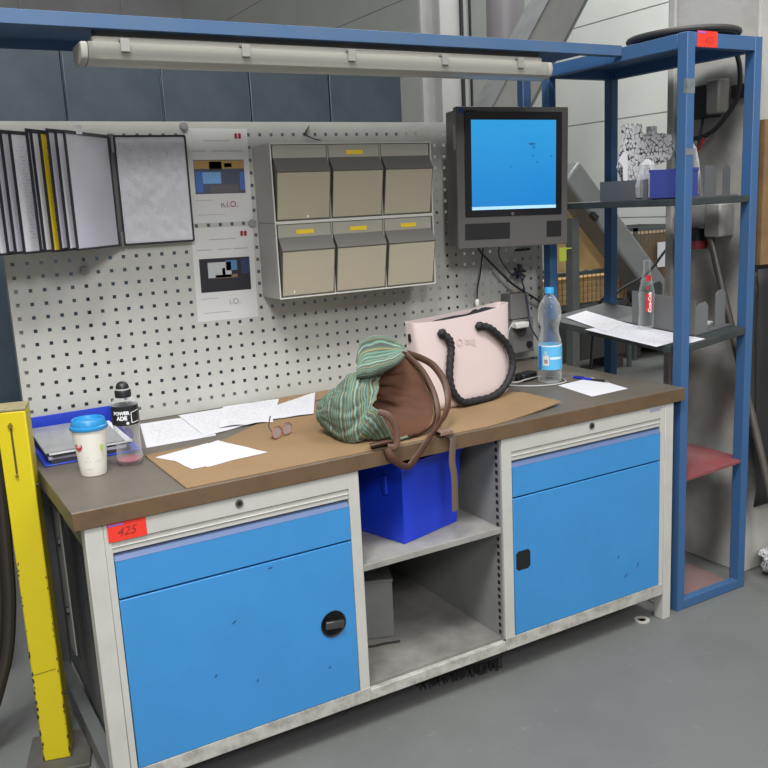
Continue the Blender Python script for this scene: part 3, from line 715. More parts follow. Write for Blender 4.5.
obj('grille', MB().box(.026, .196, -.001, .0, .028, .083), DARK, t, world=False)
obj('grille', MB().box(.340, .398, -.001, .0, .028, .083), DARK, t, world=False)
obj('badge', MB().box(.008, .024, -.001, 0, .447, .461), mat('badge blue', (40, 66, 150), .4), t, world=False)
obj('lettering', MB().box(.03, .075, -.0008, 0, .451, .456), DARK, t, world=False)
obj('side_sticker', MB().box(-.0008, 0.0004, .008, .026, .33, .41), mat('sticker pale', (140, 150, 144), .6), t, world=False)
obj('wall_arm', MB().box(.17, .25, .1055, .142, .19, .27), DARK, t, world=False, bevel=.004)

# ------------------------------------------------------------------ blue letter tray with folders
on_board = False
NAVY = mat('tray blue', (38, 62, 176), .4)
t = thing('letter_tray', 'blue plastic letter tray full of folders at the bench left end', 'tray', (.13, .5, H))
tm = MB()
x0, x1, y0, y1 = .018, .285, .445, .80
tm.box(x0, x1, y0, y1, H+.001, H+.005).box(x0, x1, y1-.004, y1, H+.005, H+.070)
tm.prism([(x0, y1-.004, H+.005), (x0, y1-.004, H+.070), (x0, y1-.02, H+.066), (x0, y1-.06, H+.03), (x0, y0, H+.010), (x0, y0, H+.005)], (.004, 0, 0))
tm.prism([(x1-.004, y1-.004, H+.005), (x1-.004, y1-.004, H+.070), (x1-.004, y1-.05, H+.066), (x1-.004, y1-.12, H+.03), (x1-.004, y0+.1, H+.005)], (.004, 0, 0))
obj('shell', tm, NAVY, t, bevel=.001)
z = H+.0056
def slab(name, c, th, rot, w, d, m, label, cat, group=None, mm=None):
    global z
    M = Matrix.Translation((c[0], c[1], z)) @ Euler((0, 0, rot)).to_matrix().to_4x4()
    o = tag(obj(name, MB().box(-w/2, w/2, -d/2, d/2, 0, th, M), m), label, cat, group); z += th+.0004
    return o
slab('document_folder', (.142, .60), .010, R(1), .215, .30, mat('dark folder', (48, 48, 60), .5), 'dark folder at the bottom of the blue letter tray', 'folder')
slab('paper_stack', (.140, .60), .008, R(-1), .21, .295, mat('lilac pages', (156, 152, 168), .7), 'lilac tinted paper block inside the blue tray', 'paper')
slab('document_folder', (.145, .60), .005, R(1.5), .215, .30, mat('black folder', (34, 34, 38), .5), 'thin black folder in the tray below the white sheets', 'folder')
slab('paper_stack', (.150, .60), .004, R(-1), .225, .30, PAPER, 'white sheets under the grey folder in the tray', 'paper')
fz = z
M = Matrix.Translation((.135, .605, z)) @ Euler((R(1.2), 0, R(-1))).to_matrix().to_4x4()
tag(obj('document_folder', MB().box(-.107, .107, -.152, .152, .0036, .0068, M), mat('shiny grey folder', (150, 152, 154), .22, .2, dirt=.3, dscale=9)), 'shiny grey folder on top of the blue tray', 'folder')

# ------------------------------------------------------------------ cup and sports bottle
cx, cy = .117, .300
t = thing('coffee_cup', 'white paper coffee cup with blue lid', 'cup', (cx, cy, H))
CUPW = mat('cup paper', (226, 222, 212), .6)
def cr(z): return .0325+(.0445-.0325)*z/.125
obj('cup_body', MB().lathe([(0, .001), (.0325, .0012), (.0328, .002)]+[(cr(q), q) for q in (.03, .06, .09, .125)]+[(.043, .125), (.03, .008), (0, .008)], (cx, cy, H), 48), CUPW, t)
obj('lid', MB().lathe([(.0435, .124), (.0475, .123), (.0485, .127), (.0475, .131), (.0445, .133), (.0425, .146), (.040, .149), (.037, .148), (.035, .142), (0, .141)], (cx, cy, H), 48), mat('lid blue', (36, 128, 186), .35), t)
camang = math.atan2(-2.02-cy, -.323-cx)
def disc(c, r, ang, z, rx, rz_, n=20, roll=0):
    m = MB(); f = wrap_fn(c, r, ang, z, roll)
    m.bm.faces.new([m.bm.verts.new(f(rx*math.cos(2*PI*i/n), rz_*math.sin(2*PI*i/n))) for i in range(n)]); return m
cc = (cx, cy)
obj('red_spot', disc(cc, cr(.083)+.0006, camang-.85, H+.083, .012, .0115), mat('cup red', (178, 48, 58), .5), t, smooth=0)
obj('spot_print', disc(cc, cr(.083)+.0011, camang-.85, H+.083, .0055, .004), mat('cup pink', (216, 160, 160), .5), t, smooth=0)
lf = disc(cc, cr(.075)+.0008, camang+.72, H+.079, .006, .013); 
obj('leaf_print', lf, mat('leaf green', (170, 196, 110), .5), t, smooth=0)
obj('leaf_print', MB().tube([wrap_fn(cc, cr(.06)+.0008, camang+.74, H+.07)(0, -.004*i) for i in range(6)], .0008, n=5), mat('leaf green', (170, 196, 110), .5), t)
CPR = mat('cup print', (150, 146, 140), .6)
obj('print_lines', MB().text('-- -- - --\n---\n--- --\n \n-- ----', .010, wrap_fn(cc, cr(.045)+.0010, camang-.33, H+.043)), CPR, t, smooth=0)
obj('print_lines', MB().text('- -- --', .011, wrap_fn(cc, cr(.042)+.0010, camang+.42, H+.042, .15)), CPR, t, smooth=0)

bx, by = .222, .338
t = thing('sports_bottle', 'clear sports drink bottle with black cap and label', 'bottle', (bx, by, H))
PET = clear('clear plastic', (246, 247, 248), .16, .05, .05)
obj('bottle_shell', MB().lathe([(0, .004), (.018, .001), (.030, .002), (.0345, .009), (.0355, .02), (.0335, .034), (.0325, .06), (.0325, .09), (.035, .105), (.0355, .15), (.034, .165), (.026, .180), (.018, .186), (.018, .19)], (bx, by, H), 40, fn=lambda r, z, a: r*(1+.035*math.cos(5*a)*(1 if z < .012 else 0))), PET, t)
obj('drink_residue', MB().lathe([(0, .006), (.028, .0065), (.033, .010), (.0333, .0135), (0, .0135)], (bx, by, H), 40), mat('red drink', (190, 78, 96), .15, trans=.3), t)
obj('label', MB().lathe([(.0361, .112), (.0363, .13), (.0363, .148), (.0350, .163), (.0346, .163), (.0355, .148), (.0355, .112), (.0361, .112)], (bx, by, H), 40), mat('label black', (30, 30, 34), .35), t)
ba = math.atan2(-2.02-by, -.323-bx)
WINK = mat('label white', (226, 226, 228), .5)
obj('lettering', MB().text('POWER', .0125, wrap_fn((bx, by), .0368, ba-.30, H+.145), bold=.0007).text('ADE', .0145, wrap_fn((bx, by), .0368, ba-.28, H+.1315), bold=.0008).text('o', .012, wrap_fn((bx, by), .0368, ba+.12, H+.119), bold=.001), WINK, t, smooth=0)
pf = wrap_fn((bx, by), .0367, ba+.75, H+.134)
def strip(f, a0, b0, a1, b1, w_):
    m = MB(); A = Vector((a0, b0)); B = Vector((a1, b1)); n = Vector((-(B-A).y, (B-A).x)).normalized()*w_/2
    vs = []
    for k in range(7):
        p = A.lerp(B, k/6); vs.append((m.bm.verts.new(f(*(p+n))), m.bm.verts.new(f(*(p-n)))))
    for k in range(6): m.face([vs[k][0], vs[k+1][0], vs[k+1][1], vs[k][1]])
    return m
obj('label_frame', strip(pf, -.012, -.016, -.012, .012, .0022), WINK, t, smooth=0)
obj('label_frame', strip(pf, -.012, .012, .014, .016, .0018), WINK, t, smooth=0)
obj('label_frame', strip(pf, -.012, -.016, .012, -.014, .0018), WINK, t, smooth=0)
obj('cap', MB().lathe([(.0195, .183), (.0215, .185), (.0215, .2), (.020, .203), (.0175, .204), (.0165, .215), (.012, .222), (.006, .225), (0, .2255)], (bx, by, H), 36), mat('cap black', (28, 28, 30), .4), t)
obj('cap_ring', MB().lathe([(.0185, .2035), (.019, .205), (.0185, .2068), (.017, .2068), (.017, .2035), (.0185, .2035)], (bx, by, H), 36), mat('cap grey ring', (190, 190, 190), .4), t)
obj('plum_mark', disc((bx, by), .0332, ba+.15, H+.092, .009, .017, roll=.5), mat('plum ink', (98, 92, 130), .4), t, smooth=0)

# ------------------------------------------------------------------ cardboard and papers
CARD = mat('brown cardboard', (138, 112, 80), .75, dirt=.35, dscale=5, drgb=(112, 86, 56))
cz = H+.0005
# one large flat sheet whose right end curls up a little off the worktop
m = MB()
nx, ny = 34, 12
def edge(u):
    x = .272+1.25*u
    yb = .008 if x < 1.19 else .008+(x-1.19)/.33*.068
    yt = .381+.27*min(1, max(0, (x-.5)/.35)) if x < 1.3 else .651-(x-1.3)/.222*.391
    return x, yb, yt
def curl(x): return .010*max(0, (x-1.25)/.27)**2
T, B = [], []
for i in range(nx+1):
    x, yb, yt = edge(i/nx)
    T.append([m.bm.verts.new((x, yb+(yt-yb)*j/ny, cz+.003+curl(x))) for j in range(ny+1)])
    B.append([m.bm.verts.new((x, yb+(yt-yb)*j/ny, cz+curl(x))) for j in range(ny+1)])
for i in range(nx):
    for j in range(ny):
        m.face([T[i][j], T[i+1][j], T[i+1][j+1], T[i][j+1]]); m.face([B[i][j], B[i][j+1], B[i+1][j+1], B[i+1][j]])
    m.face([T[i][0], B[i][0], B[i+1][0], T[i+1][0]]); m.face([T[i][ny], T[i+1][ny], B[i+1][ny], B[i][ny]])
for j in range(ny):
    m.face([T[0][j], T[0][j+1], B[0][j+1], B[0][j]]); m.face([T[nx][j], B[nx][j], B[nx][j+1], T[nx][j+1]])
tag(obj('cardboard_sheet', m, CARD), 'large flat brown cardboard sheet under the bags', 'cardboard')
tag(obj('cardboard_sheet', MB().prism([(.80, .70, cz), (1.05, .69, cz), (1.07, .81, cz), (.80, .812, cz)], (0, 0, .003)), CARD, smooth=0), 'small brown cardboard piece against the pegboard behind the papers', 'cardboard')
TZ = cz+.0034
pgroup = 'loose papers on the workbench'
def page(pts, z, label, m=PRINT, bend=0, nm='paper_sheet', seed=0):
    c = [Vector((x, y, z)) for x, y in pts]
    fn = (lambda a, b: .0035*bend*(abs(noise.noise(Vector((a*2+seed, b*2, seed))))))
    tag(obj(nm, MB().sheet(*c, .0005, 10, fn if bend else None), m, smooth=60), label, 'paper', pgroup)
page([(.300, .460), (.510, .462), (.575, .76), (.365, .77)], cz+.0008, 'printed sheet next to the sports bottle, leftmost of the white papers')
page([(.478, .470), (.640, .52), (.72, .80), (.50, .80)], cz+.0018, 'printed sheet lying askew in the middle of the paper spread', bend=1, seed=1)
page([(.545, .532), (.705, .487), (.86, .79), (.66, .81)], TZ+.001, 'fanned printed sheet at the pegboard foot, with raised rear corner', bend=3, seed=2)
page([(.660, .520), (.850, .494), (1.0, .79), (.82, .70)], TZ+.0034, 'printed sheet nearest to the green backpack', bend=1, seed=3)
page([(.288, .33), (.455, .380), (.548, .185), (.375, .145)], TZ+.0002, 'lower white sheet lying alone on the cardboard front left', bend=0)
page([(.315, .315), (.489, .387), (.554, .170), (.333, .151)], TZ+.0011, 'upper white sheet lying alone on the cardboard front left', bend=1, seed=5)
page([(1.712, .31), (1.893, .332), (1.849, .112), (1.676, .102)], H+.0012, 'blank white sheet beside the water bottle', PAPER)
t = thing('ballpoint_pen', 'blue and black pen lying on the blank sheet', 'pen', (1.85, .3, H+.006))
obj('barrel', MB().cyl((1.835, .365, H+.0065), (1.853, .29, H+.0065), .0045, n=14), mat('pen blue', (36, 44, 176), .3), t)
obj('grip', MB().cyl((1.853, .29, H+.0065), (1.866, .236, H+.0065), .0043, n=14), DARK, t)
obj('clip', MB().bar((1.836, .36, H+.0120), (1.845, .322, H+.0120), .003, .0012), DARK, t)
obj('tip', MB().cyl((1.866, .236, H+.0065), (1.869, .223, H+.0065), .004, .001, n=12), STEEL, t)

# glasses standing folded on the cardboard
t = thing('eyeglasses', 'folded reading glasses with pinkish rims on the cardboard', 'glasses', (.66, .29, TZ))
PINK = mat('rim copper pink', (168, 92, 84), .3, .3)
gx = Vector((.89, .46, 0)); gn = Vector((-.46, .89, 0)); g0 = Vector((.632, .285, TZ+.021))
for s in (0, 1):
    c = g0+gx*.047*s
    ring = [c+gx*.0215*math.cos(a)+Vector((0, 0, .0175*math.sin(a))) for a in [2*PI*i/28 for i in range(28)]]
    rim = obj('rim', MB().tube(ring, .0013, n=8, closed=True), PINK, t)
    lens = MB(); lens.prism([p+gn*.0003 for p in ring], gn*.001)
    obj('lens', lens, clear('lens', (222, 214, 214), .3, .03, .06), rim)
obj('bridge', MB().tube(smoothpath([g0+gx*.0215, g0+gx*.0235+Vector((0, 0, .006)), g0+gx*.0255]), .0014, n=8), PINK, t)
TEM = mat('temple dark', (62, 44, 52), .4)
obj('temple', MB().tube(smoothpath([g0-gx*.022+Vector((0, 0, .008)), g0-gx*.012+gn*.018+Vector((0, 0, .020)), g0+gx*.012+gn*.030+Vector((0, 0, .042))]), .0017, n=8), TEM, t)
obj('temple', MB().tube(smoothpath([g0+gx*.069+Vector((0, 0, .006)), g0+gx*.06+gn*.018+Vector((0, 0, .004)), g0+gn*.02+Vector((0, 0, -.018))]), .0017, n=8), TEM, t)

# ------------------------------------------------------------------ backpack
def stripes():
    m = bpy.data.materials.new('striped green fabric'); m.use_nodes = True; N = m.node_tree.nodes; L = m.node_tree.links; b = N['Principled BSDF']
    b.inputs['Roughness'].default_value = .85
    uv = N.new('ShaderNodeUVMap'); uv.uv_map = 'UVMap'
    sp = N.new('ShaderNodeSeparateXYZ'); L.new(uv.outputs[0], sp.inputs[0])
    n1 = N.new('ShaderNodeTexNoise'); n1.inputs['Scale'].default_value = 5; L.new(uv.outputs[0], n1.inputs['Vector'])
    k = N.new('ShaderNodeMath'); k.operation = 'MULTIPLY_ADD'; k.inputs[1].default_value = .02; L.new(n1.outputs['Fac'], k.inputs[0]); L.new(sp.outputs['Y'], k.inputs[2])
    f = N.new('ShaderNodeMath'); f.operation = 'MULTIPLY'; f.inputs[1].default_value = 8; L.new(k.outputs[0], f.inputs[0])
    g = N.new('ShaderNodeMath'); g.operation = 'FRACT'; L.new(f.outputs[0], g.inputs[0])
    r = N.new('ShaderNodeValToRGB'); cr_ = r.color_ramp; cr_.interpolation = 'LINEAR'
    cols = [(68, 98, 86), (128, 152, 136), (62, 92, 82), (108, 136, 120), (132, 112, 86), (60, 88, 80), (92, 128, 110), (146, 166, 150), (66, 96, 86), (98, 88, 90), (82, 118, 102), (152, 136, 92), (60, 90, 80), (116, 142, 126), (68, 98, 86)]
    while len(cr_.elements) < len(cols): cr_.elements.new(.5)
    for i, c in enumerate(cols): cr_.elements[i].position = i/(len(cols)-1); cr_.elements[i].color = lin(c)
    L.new(g.outputs[0], r.inputs['Fac']); L.new(r.outputs['Color'], b.inputs['Base Color'])
    w_ = N.new('ShaderNodeTexNoise'); w_.inputs['Scale'].default_value = 160; tc = N.new('ShaderNodeTexCoord'); L.new(tc.outputs['Object'], w_.inputs['Vector'])
    bp = N.new('ShaderNodeBump'); bp.inputs['Strength'].default_value = .25; bp.inputs['Distance'].default_value = .004; L.new(w_.outputs['Fac'], bp.inputs['Height']); L.new(bp.outputs['Normal'], b.inputs['Normal'])
    return m
STR = stripes()
BRN = mat('brown lining', (86, 52, 32), .8, dirt=.3, dscale=14, drgb=(60, 38, 28), bump=.3, bscale=30)
BRL = mat('brown leather strap', (78, 49, 34), .5, dirt=.3, dscale=20)
t = thing('backpack', 'open green striped backpack with brown lining and straps', 'bag', (.9, .2, TZ))
ZB = TZ+.0006
VV = Vector((0, 0, 1))
mouth = [(1.002, .17, 1.046), (1.041, .15, .996), (1.063, .12, .927), (1.055, .09, .880), (1.01, .05, .846), (.93, .03, .832), (.867, .02, .837), (.85, .015, .866), (.825, .025, .918), (.821, .06, .932), (.849, .085, .948), (.871, .105, .975), (.887, .125, .998), (.939, .155, 1.024)]
def oval(c, uu, ru, rv):
    uu = Vector(uu).normalized(); c = Vector(c)
    return [c+VV*math.cos(2*PI*k/14)*rv+uu*math.sin(2*PI*k/14)*ru for k in range(14)]
ctrl = [oval((.785, .285, .888), (.94, .33, 0), .012, .012), oval((.788, .270, .888), (.94, .33, 0), .045, .046), oval((.806, .220, .896), (.92, .38, 0), .064, .076), oval((.825, .140, .906), (.72, .69, 0), .086, .108), [Vector(p) for p in mouth]]
NA, NT = 98, 44
loops = [smoothpath(r, 7, True) for r in ctrl]
cols_ = [smoothpath([l[j] for l in loops], 11) for j in range(NA)]     # NA curves from the closed end to the mouth
def bag_pt(i, j, k=0):
    p = cols_[j][i].copy(); tt = i/NT; a = 2*PI*j/NA
    c = Vector((0, 0, 0))
    for l in range(0, NA, 7): c += cols_[l][i]
    c /= NA/7
    d = p-c
    if 1:
        w_ = .10*noise.noise(Vector((2.0*math.cos(a), 2.0*math.sin(a), tt*4)))+.07*noise.noise(Vector((5*math.cos(a)+3, 5*math.sin(a), tt*7)))*min(1, tt*2)+.035*noise.noise(Vector((11*math.cos(a), 11*math.sin(a), tt*15)))
        w_ += -.10*max(0, 1-abs(noise.noise(Vector((2.6*math.cos(a)+7, 2.6*math.sin(a), tt*6)))*7))*min(1, tt*3)
        w_ *= 1-.6*max(0, (tt-.85)/.15)
        d *= (1+w_)*(.94 if k else 1)
    p = c+d
    z0 = ZB+(.006 if k else 0)
    if p.z < z0: p.z = z0
    return p
m = MB(); ring = [[m.bm.verts.new(bag_pt(i, j)) for j in range(NA)] for i in range(NT+1)]
for i in range(NT):
    for j in range(NA):
        m.face([ring[i][j], ring[i][(j+1) % NA], ring[i+1][(j+1) % NA], ring[i+1][j]], [(j/NA, i/NT), ((j+1)/NA, i/NT), ((j+1)/NA, (i+1)/NT), (j/NA, (i+1)/NT)])
m.face(ring[0][::-1])
obj('body', m, STR, t, smooth=180)
m = MB(); ring = [[m.bm.verts.new(bag_pt(i, j, 1)) for j in range(NA)] for i in range(6, NT+1)]
for i in range(len(ring)-1):
    for j in range(NA): m.face([ring[i][j], ring[i+1][j], ring[i+1][(j+1) % NA], ring[i][(j+1) % NA]])
m.face(ring[0])
obj('lining', m, BRN, t, smooth=180)
rim = [bag_pt(NT, j) for j in range(NA)]; rin = [bag_pt(NT, j, 1) for j in range(NA)]
m = MB()
A_ = [m.bm.verts.new(p) for p in rim]; B_ = [m.bm.verts.new(p) for p in rin]
for j in range(NA): m.face([A_[j], A_[(j+1) % NA], B_[(j+1) % NA], B_[j]], [(j/NA, .93), ((j+1)/NA, .93), ((j+1)/NA, .97), (j/NA, .97)])
obj('mouth_hem', m, STR, t, smooth=180)
obj('mouth_binding', MB().tube([p+Vector((0, 0, .003)) for p in rim[:int(NA*.38)]], .005, n=10, flat=(.013, .008)), BRL, t)
# hood-like flap at the top: back edge, valley, rolled front lip, tucked edge
rows = [[(.846, .175, 1.039), (.862, .175, 1.094), (.918, .175, 1.106), (.977, .175, 1.089), (1.006, .172, 1.060)],
        [(.842, .160, 1.034), (.862, .168, 1.062), (.908, .170, 1.070), (.960, .168, 1.064), (.996, .162, 1.058)],
        [(.830, .140, 1.026), (.860, .146, 1.026), (.898, .146, 1.028), (.944, .146, 1.042), (.986, .145, 1.056)],
        [(.806, .104, 1.034), (.826, .100, 1.047), (.862, .098, 1.051), (.905, .098, 1.053), (.955, .108, 1.063)],
        [(.803, .095, 1.026), (.826, .088, 1.034), (.866, .085, 1.036), (.912, .088, 1.043), (.960, .100, 1.057)],
        [(.805, .098, 1.014), (.835, .094, 1.014), (.876, .093, 1.018), (.930, .097, 1.033), (.965, .106, 1.050)],
        [(.815, .125, 1.008), (.850, .120, 1.004), (.890, .120, 1.008), (.940, .125, 1.023), (.975, .135, 1.044)]]
g1 = [smoothpath(r, 8) for r in rows]
g2 = [smoothpath([r[i] for r in g1], 6) for i in range(len(g1[0]))]
m = MB(); n1, n2 = len(g2), len(g2[0])
def fv(i, j):
    p = g2[i][j]
    return p+Vector((0, -.5, 1))*(.006*noise.noise(p*28)+.003*noise.noise(p*70))
G = [[m.bm.verts.new(fv(i, j)) for j in range(n2)] for i in range(n1)]
for i in range(n1-1):
    for j in range(n2-1):
        m.face([G[i][j], G[i+1][j], G[i+1][j+1], G[i][j+1]], [(i/n1, j/n2*.55), ((i+1)/n1, j/n2*.55), ((i+1)/n1, (j+1)/n2*.55), (i/n1, (j+1)/n2*.55)])
o = obj('top_flap', m, STR, t, smooth=180)
sd = o.modifiers.new('thickness', 'SOLIDIFY'); sd.thickness = .004; sd.offset = 0
# brown handle loop standing out on the right, then hanging over the bench edge
loop = smoothpath([(1.010, .165, 1.046), (1.053, .145, 1.025), (1.08, .125, 1.0), (1.096, .1, .955), (1.089, .075, .907), (1.058, .05, .872), (1.005, .012, .853), (.957, -.016, .832), (.919, -.020, .796), (.885, -.021, .769), (.854, -.021, .783), (.832, -.020, .806), (.826, -.012, .830)], 8)
obj('handle_loop', MB().tube(loop, .01, n=12, flat=(.021, .010), up=(.3, 1, .3)), BRL, t)
inner = smoothpath([(1.003, .162, 1.046), (1.036, .132, .999), (1.052, .105, .948), (1.052, .08, .905), (1.035, .05, .868), (.997, .02, .842)], 8)
obj('side_strap', MB().tube(inner, .01, n=12, flat=(.017, .007), up=(.3, 1, .3)), BRL, t)
st = smoothpath([(.816, .010, .928), (.837, -.006, .918), (.853, -.014, .888), (.855, -.018, .856), (.848, -.019, .832), (.828, -.012, .832)], 8)
obj('side_strap', MB().tube(st, .01, n=12, flat=(.018, .006), up=(-.5, -.84, .2)), mat('greyed strap', (88, 62, 48), .6), t)
hang = smoothpath([(1.0, .02, .836), (1.02, -.004, .837), (1.042, -.010, .822), (1.040, -.012, .79), (1.036, -.013, .749), (1.041, -.014, .702), (1.040, -.015, .603)], 8)
obj('hanging_strap', MB().tube(hang, .01, n=10, flat=(.022, .0045), up=(0, 1, .01)), mat('webbing brown', (96, 78, 66), .7), t)
bk = MB()
for i in range(5): bk.box(.998+.009*i, 1.004+.009*i, -.018, .010, .8325, .846)
bk.box(.998, 1.040, -.016, .008, .833, .843)
obj('strap_buckle', bk, mat('buckle brown', (132, 108, 92), .45), t, bevel=.0015)
obj('bottom_patch', MB().tube(smoothpath([(.79, .016, .836), (.808, .008, .840), (.830, .008, .840), (.85, .014, .836)], 6), [.008]*19, n=12, flat=(.045, .014), up=(0, .3, 1)), BRL, t, smooth=180)

# ------------------------------------------------------------------ tote bag
t = thing('tote_bag', 'pale pink tote bag with thick black rope handles', 'bag', (1.318, .338, TZ), (0, 0, R(8)))
PK = mat('pale pink rubber', (206, 188, 184), .5)
def tote_pt(u, v, k=0):
    """u round the section (0..1), v height 0..1; local coords, front at -y"""
    a = 2*PI*u
    hw = (.186+.028*v); hd = .070-.036*v
    if v < .12: q = math.sqrt(max(0, 1-(1-v/.12)**2)); hw -= .022*(1-q); hd -= .012*(1-q)
    e = .42
    c, s = math.cos(a), math.sin(a)
    x = hw*math.copysign(abs(c)**e, c); y = hd*math.copysign(abs(s)**e, s)
    z = .292*v
    if v > .5:
        f = (v-.5)/.5
        z += f*(.012*(x/hw)**2 - .008 + .010*x/hw + (.006 if y > 0 else 0)*(1-(x/hw)**2))
    x *= (1-k*.02); y *= (1-k*.06)
    return Vector((x, y, z))
nu, nv = 80, 22
m = MB(); G = [[m.bm.verts.new(tote_pt(i/nu, j/nv)) for i in range(nu)] for j in range(nv+1)]
I = [[m.bm.verts.new(tote_pt(i/nu, j/nv, 1)) for i in range(nu)] for j in range(4, nv+1)]
for j in range(nv):
    for i in range(nu): m.face([G[j][i], G[j][(i+1) % nu], G[j+1][(i+1) % nu], G[j+1][i]])
for j in range(len(I)-1):
    for i in range(nu): m.face([I[j][i], I[j+1][i], I[j+1][(i+1) % nu], I[j][(i+1) % nu]])
for i in range(nu): m.face([G[nv][i], G[nv][(i+1) % nu], I[-1][(i+1) % nu], I[-1][i]])
m.face(G[0][::-1]); m.face(I[0])
obj('bag_body', m, PK, t, world=False, smooth=60)
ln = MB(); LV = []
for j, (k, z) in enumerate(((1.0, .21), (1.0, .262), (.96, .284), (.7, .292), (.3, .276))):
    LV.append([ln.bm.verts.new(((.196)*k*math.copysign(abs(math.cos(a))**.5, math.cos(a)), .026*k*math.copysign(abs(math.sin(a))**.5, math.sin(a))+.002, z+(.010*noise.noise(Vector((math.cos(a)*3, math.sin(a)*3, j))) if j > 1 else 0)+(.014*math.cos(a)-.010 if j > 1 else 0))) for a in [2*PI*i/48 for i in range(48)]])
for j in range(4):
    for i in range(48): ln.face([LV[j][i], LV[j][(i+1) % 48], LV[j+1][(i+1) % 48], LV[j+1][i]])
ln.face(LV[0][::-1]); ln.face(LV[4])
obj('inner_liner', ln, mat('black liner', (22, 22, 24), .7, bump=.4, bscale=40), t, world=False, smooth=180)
ROPE = mat('black rope', (28, 27, 28), .7)
Minv = wm(t).inverted()
fy = lambda x, z: tote_pt(.75, min(1, max(0, z/.292))).y
rp = [(-.118, .244), (-.098, .225), (-.093, .195), (-.105, .150), (-.114, .10), (-.104, .055), (-.070, .020), (-.010, .0135), (.058, .0138), (.116, .034), (.156, .070), (.174, .116), (.156, .172), (.116, .212), (.078, .240), (.046, .247)]
pts = []
for i, (x, z) in enumerate(rp):
    off = .016 if 0 < i < len(rp)-1 else .004
    pts.append((x, fy(x, z)-off, z))
obj('front_rope', MB().tube(smoothpath(pts, 9), .0115, n=18, twist=(.55, .13)), ROPE, t, world=False, smooth=180)
for x, z in ((-.118, .244), (.046, .247)):
    k = MB().tube([(x+.004*math.cos(a), fy(x, z)-.010+.003*math.sin(3*a), z+.004*math.sin(a)) for a in [2*PI*i/16 for i in range(16)]], .0115, n=12, closed=True)
    obj('rope_knot', k, ROPE, t, world=False, smooth=180)
def tote_front(x, z):
    v = min(1, z/.292); hw, hd = (.186+.028*v), .070-.036*v
    return -hd*(max(0, 1-(abs(x)/hw)**(2/.42)))**(.42/2)
obj('embossed_mark', MB().text('O bag', .034, lambda a, b: (a-.015, tote_front(a-.015, b+.205)-.0032, b+.205)), mat('pink emboss', (206, 180, 176), .45), t, world=False, smooth=0)
obj('side_tab', MB().box(-.213, -.2065, -.006, .006, .225, .25), BLACK, t, world=False, bevel=.002)

# ------------------------------------------------------------------ water bottle
wx, wy = 1.742, .385
t = thing('water_bottle', 'large clear water bottle with blue cap and blue label', 'bottle', (wx, wy, H))
def wfn(r, z, a):
    if z < .02: return r*(1+.06*math.cos(5*a))
    if .15 < z < .30: return r*(1+.022*math.sin(5*a+z*90)+.018*math.sin(3*a-z*140))
    return r
obj('bottle_shell', MB().lathe([(0, .010), (.020, .003), (.034, .001), (.041, .010), (.042, .03), (.0405, .045), (.0425, .055), (.0425, .135), (.0405, .142), (.0395, .152), (.0375, .162), (.034, .174), (.0315, .186), (.0310, .196), (.033, .206), (.0365, .214), (.0390, .222), (.0405, .231), (.0412, .24), (.0410, .25), (.040, .26), (.0385, .270), (.0345, .282), (.022, .302), (.0145, .312), (.0135, .325)], (wx, wy, H), 48, fn=wfn), clear('clear water plastic', (247, 249, 250), .16, .04, .03), t)
obj('label', MB().lathe([(.0432, .05), (.0434, .055), (.0434, .133), (.0432, .138), (.0428, .138), (.0428, .05), (.0432, .05)], (wx, wy, H), 48), mat('water label', (92, 176, 222), .4), t)
wa = math.atan2(-2.02-wy, -.323-wx)
def patch(f, a0, a1, b0, b1, n=8):
    m = MB(); V_ = [[m.bm.verts.new(f(a0+(a1-a0)*i/n, b)) for i in range(n+1)] for b in (b0, b1)]
    for i in range(n): m.face([V_[0][i], V_[0][i+1], V_[1][i+1], V_[1][i]])
    return m
F = wrap_fn((wx, wy), .0438, wa, H+.094)
obj('label_edge', patch(F, -.046, -.032, -.042, .042), mat('label deep blue', (44, 106, 190), .4), t, smooth=0)
obj('label_picture', patch(F, -.026, -.004, -.028, .008), mat('label cream', (206, 210, 200), .4), t, smooth=0)
obj('label_picture', patch(wrap_fn((wx, wy), .0441, wa, H+.094), -.020, -.010, .008, .024), mat('label mint', (160, 200, 196), .4), t, smooth=0)
obj('label_picture', patch(wrap_fn((wx, wy), .0441, wa, H+.094), -.021, -.008, -.020, -.006), mat('label rose', (166, 130, 132), .4), t, smooth=0)
obj('label_band', patch(F, .000, .046, -.006, .002), mat('label white band', (206, 226, 240), .4), t, smooth=0)
obj('label_rim', patch(F, -.05, .05, .039, .044), mat('label white band', (206, 226, 240), .4), t, smooth=0)
obj('cap', MB().lathe([(.0145, .318), (.0165, .319), (.0165, .336), (.0155, .339), (0, .3395)], (wx, wy, H), 40, fn=lambda r, z, a: r*(1+.02*math.cos(30*a)) if .319 < z < .337 else r), mat('cap blue', (58, 156, 212), .35), t)

# charger, cables, socket box
t = thing('power_adapter', 'black power adapter lying behind the pink bag', 'charger', (1.70, .47, H))
Ma = Matrix.Translation((1.70, .47, H+.0005)) @ Euler((0, 0, R(15))).to_matrix().to_4x4()
obj('case', MB().box(-.042, .042, -.022, .022, 0, .028, Ma), DARK, t, bevel=.006)
obj('plug_end', MB().box(-.058, -.042, -.010, .010, .007, .020, Ma), DARK, t, bevel=.002)
cab = MB().tube(smoothpath([(1.56, .46, H+.004), (1.62, .37, H+.004), (1.70, .325, H+.004), (1.77, .335, H+.004), (1.80, .40, H+.004), (1.76, .46, H+.005), (1.67, .43, H+.012), (1.60, .42, H+.012), (1.60, .55, H+.012), (1.70, .66, H+.03), (1.80, .72, H+.08), (1.82, .715, H+.15), (1.845, .712, H+.178)], 8), .0028, n=8)
tag(obj('grey_cable', cab, mat('pale cable', (168, 168, 166), .45)), 'pale grey cable looped on the worktop around the water bottle', 'cable')
on_board = True
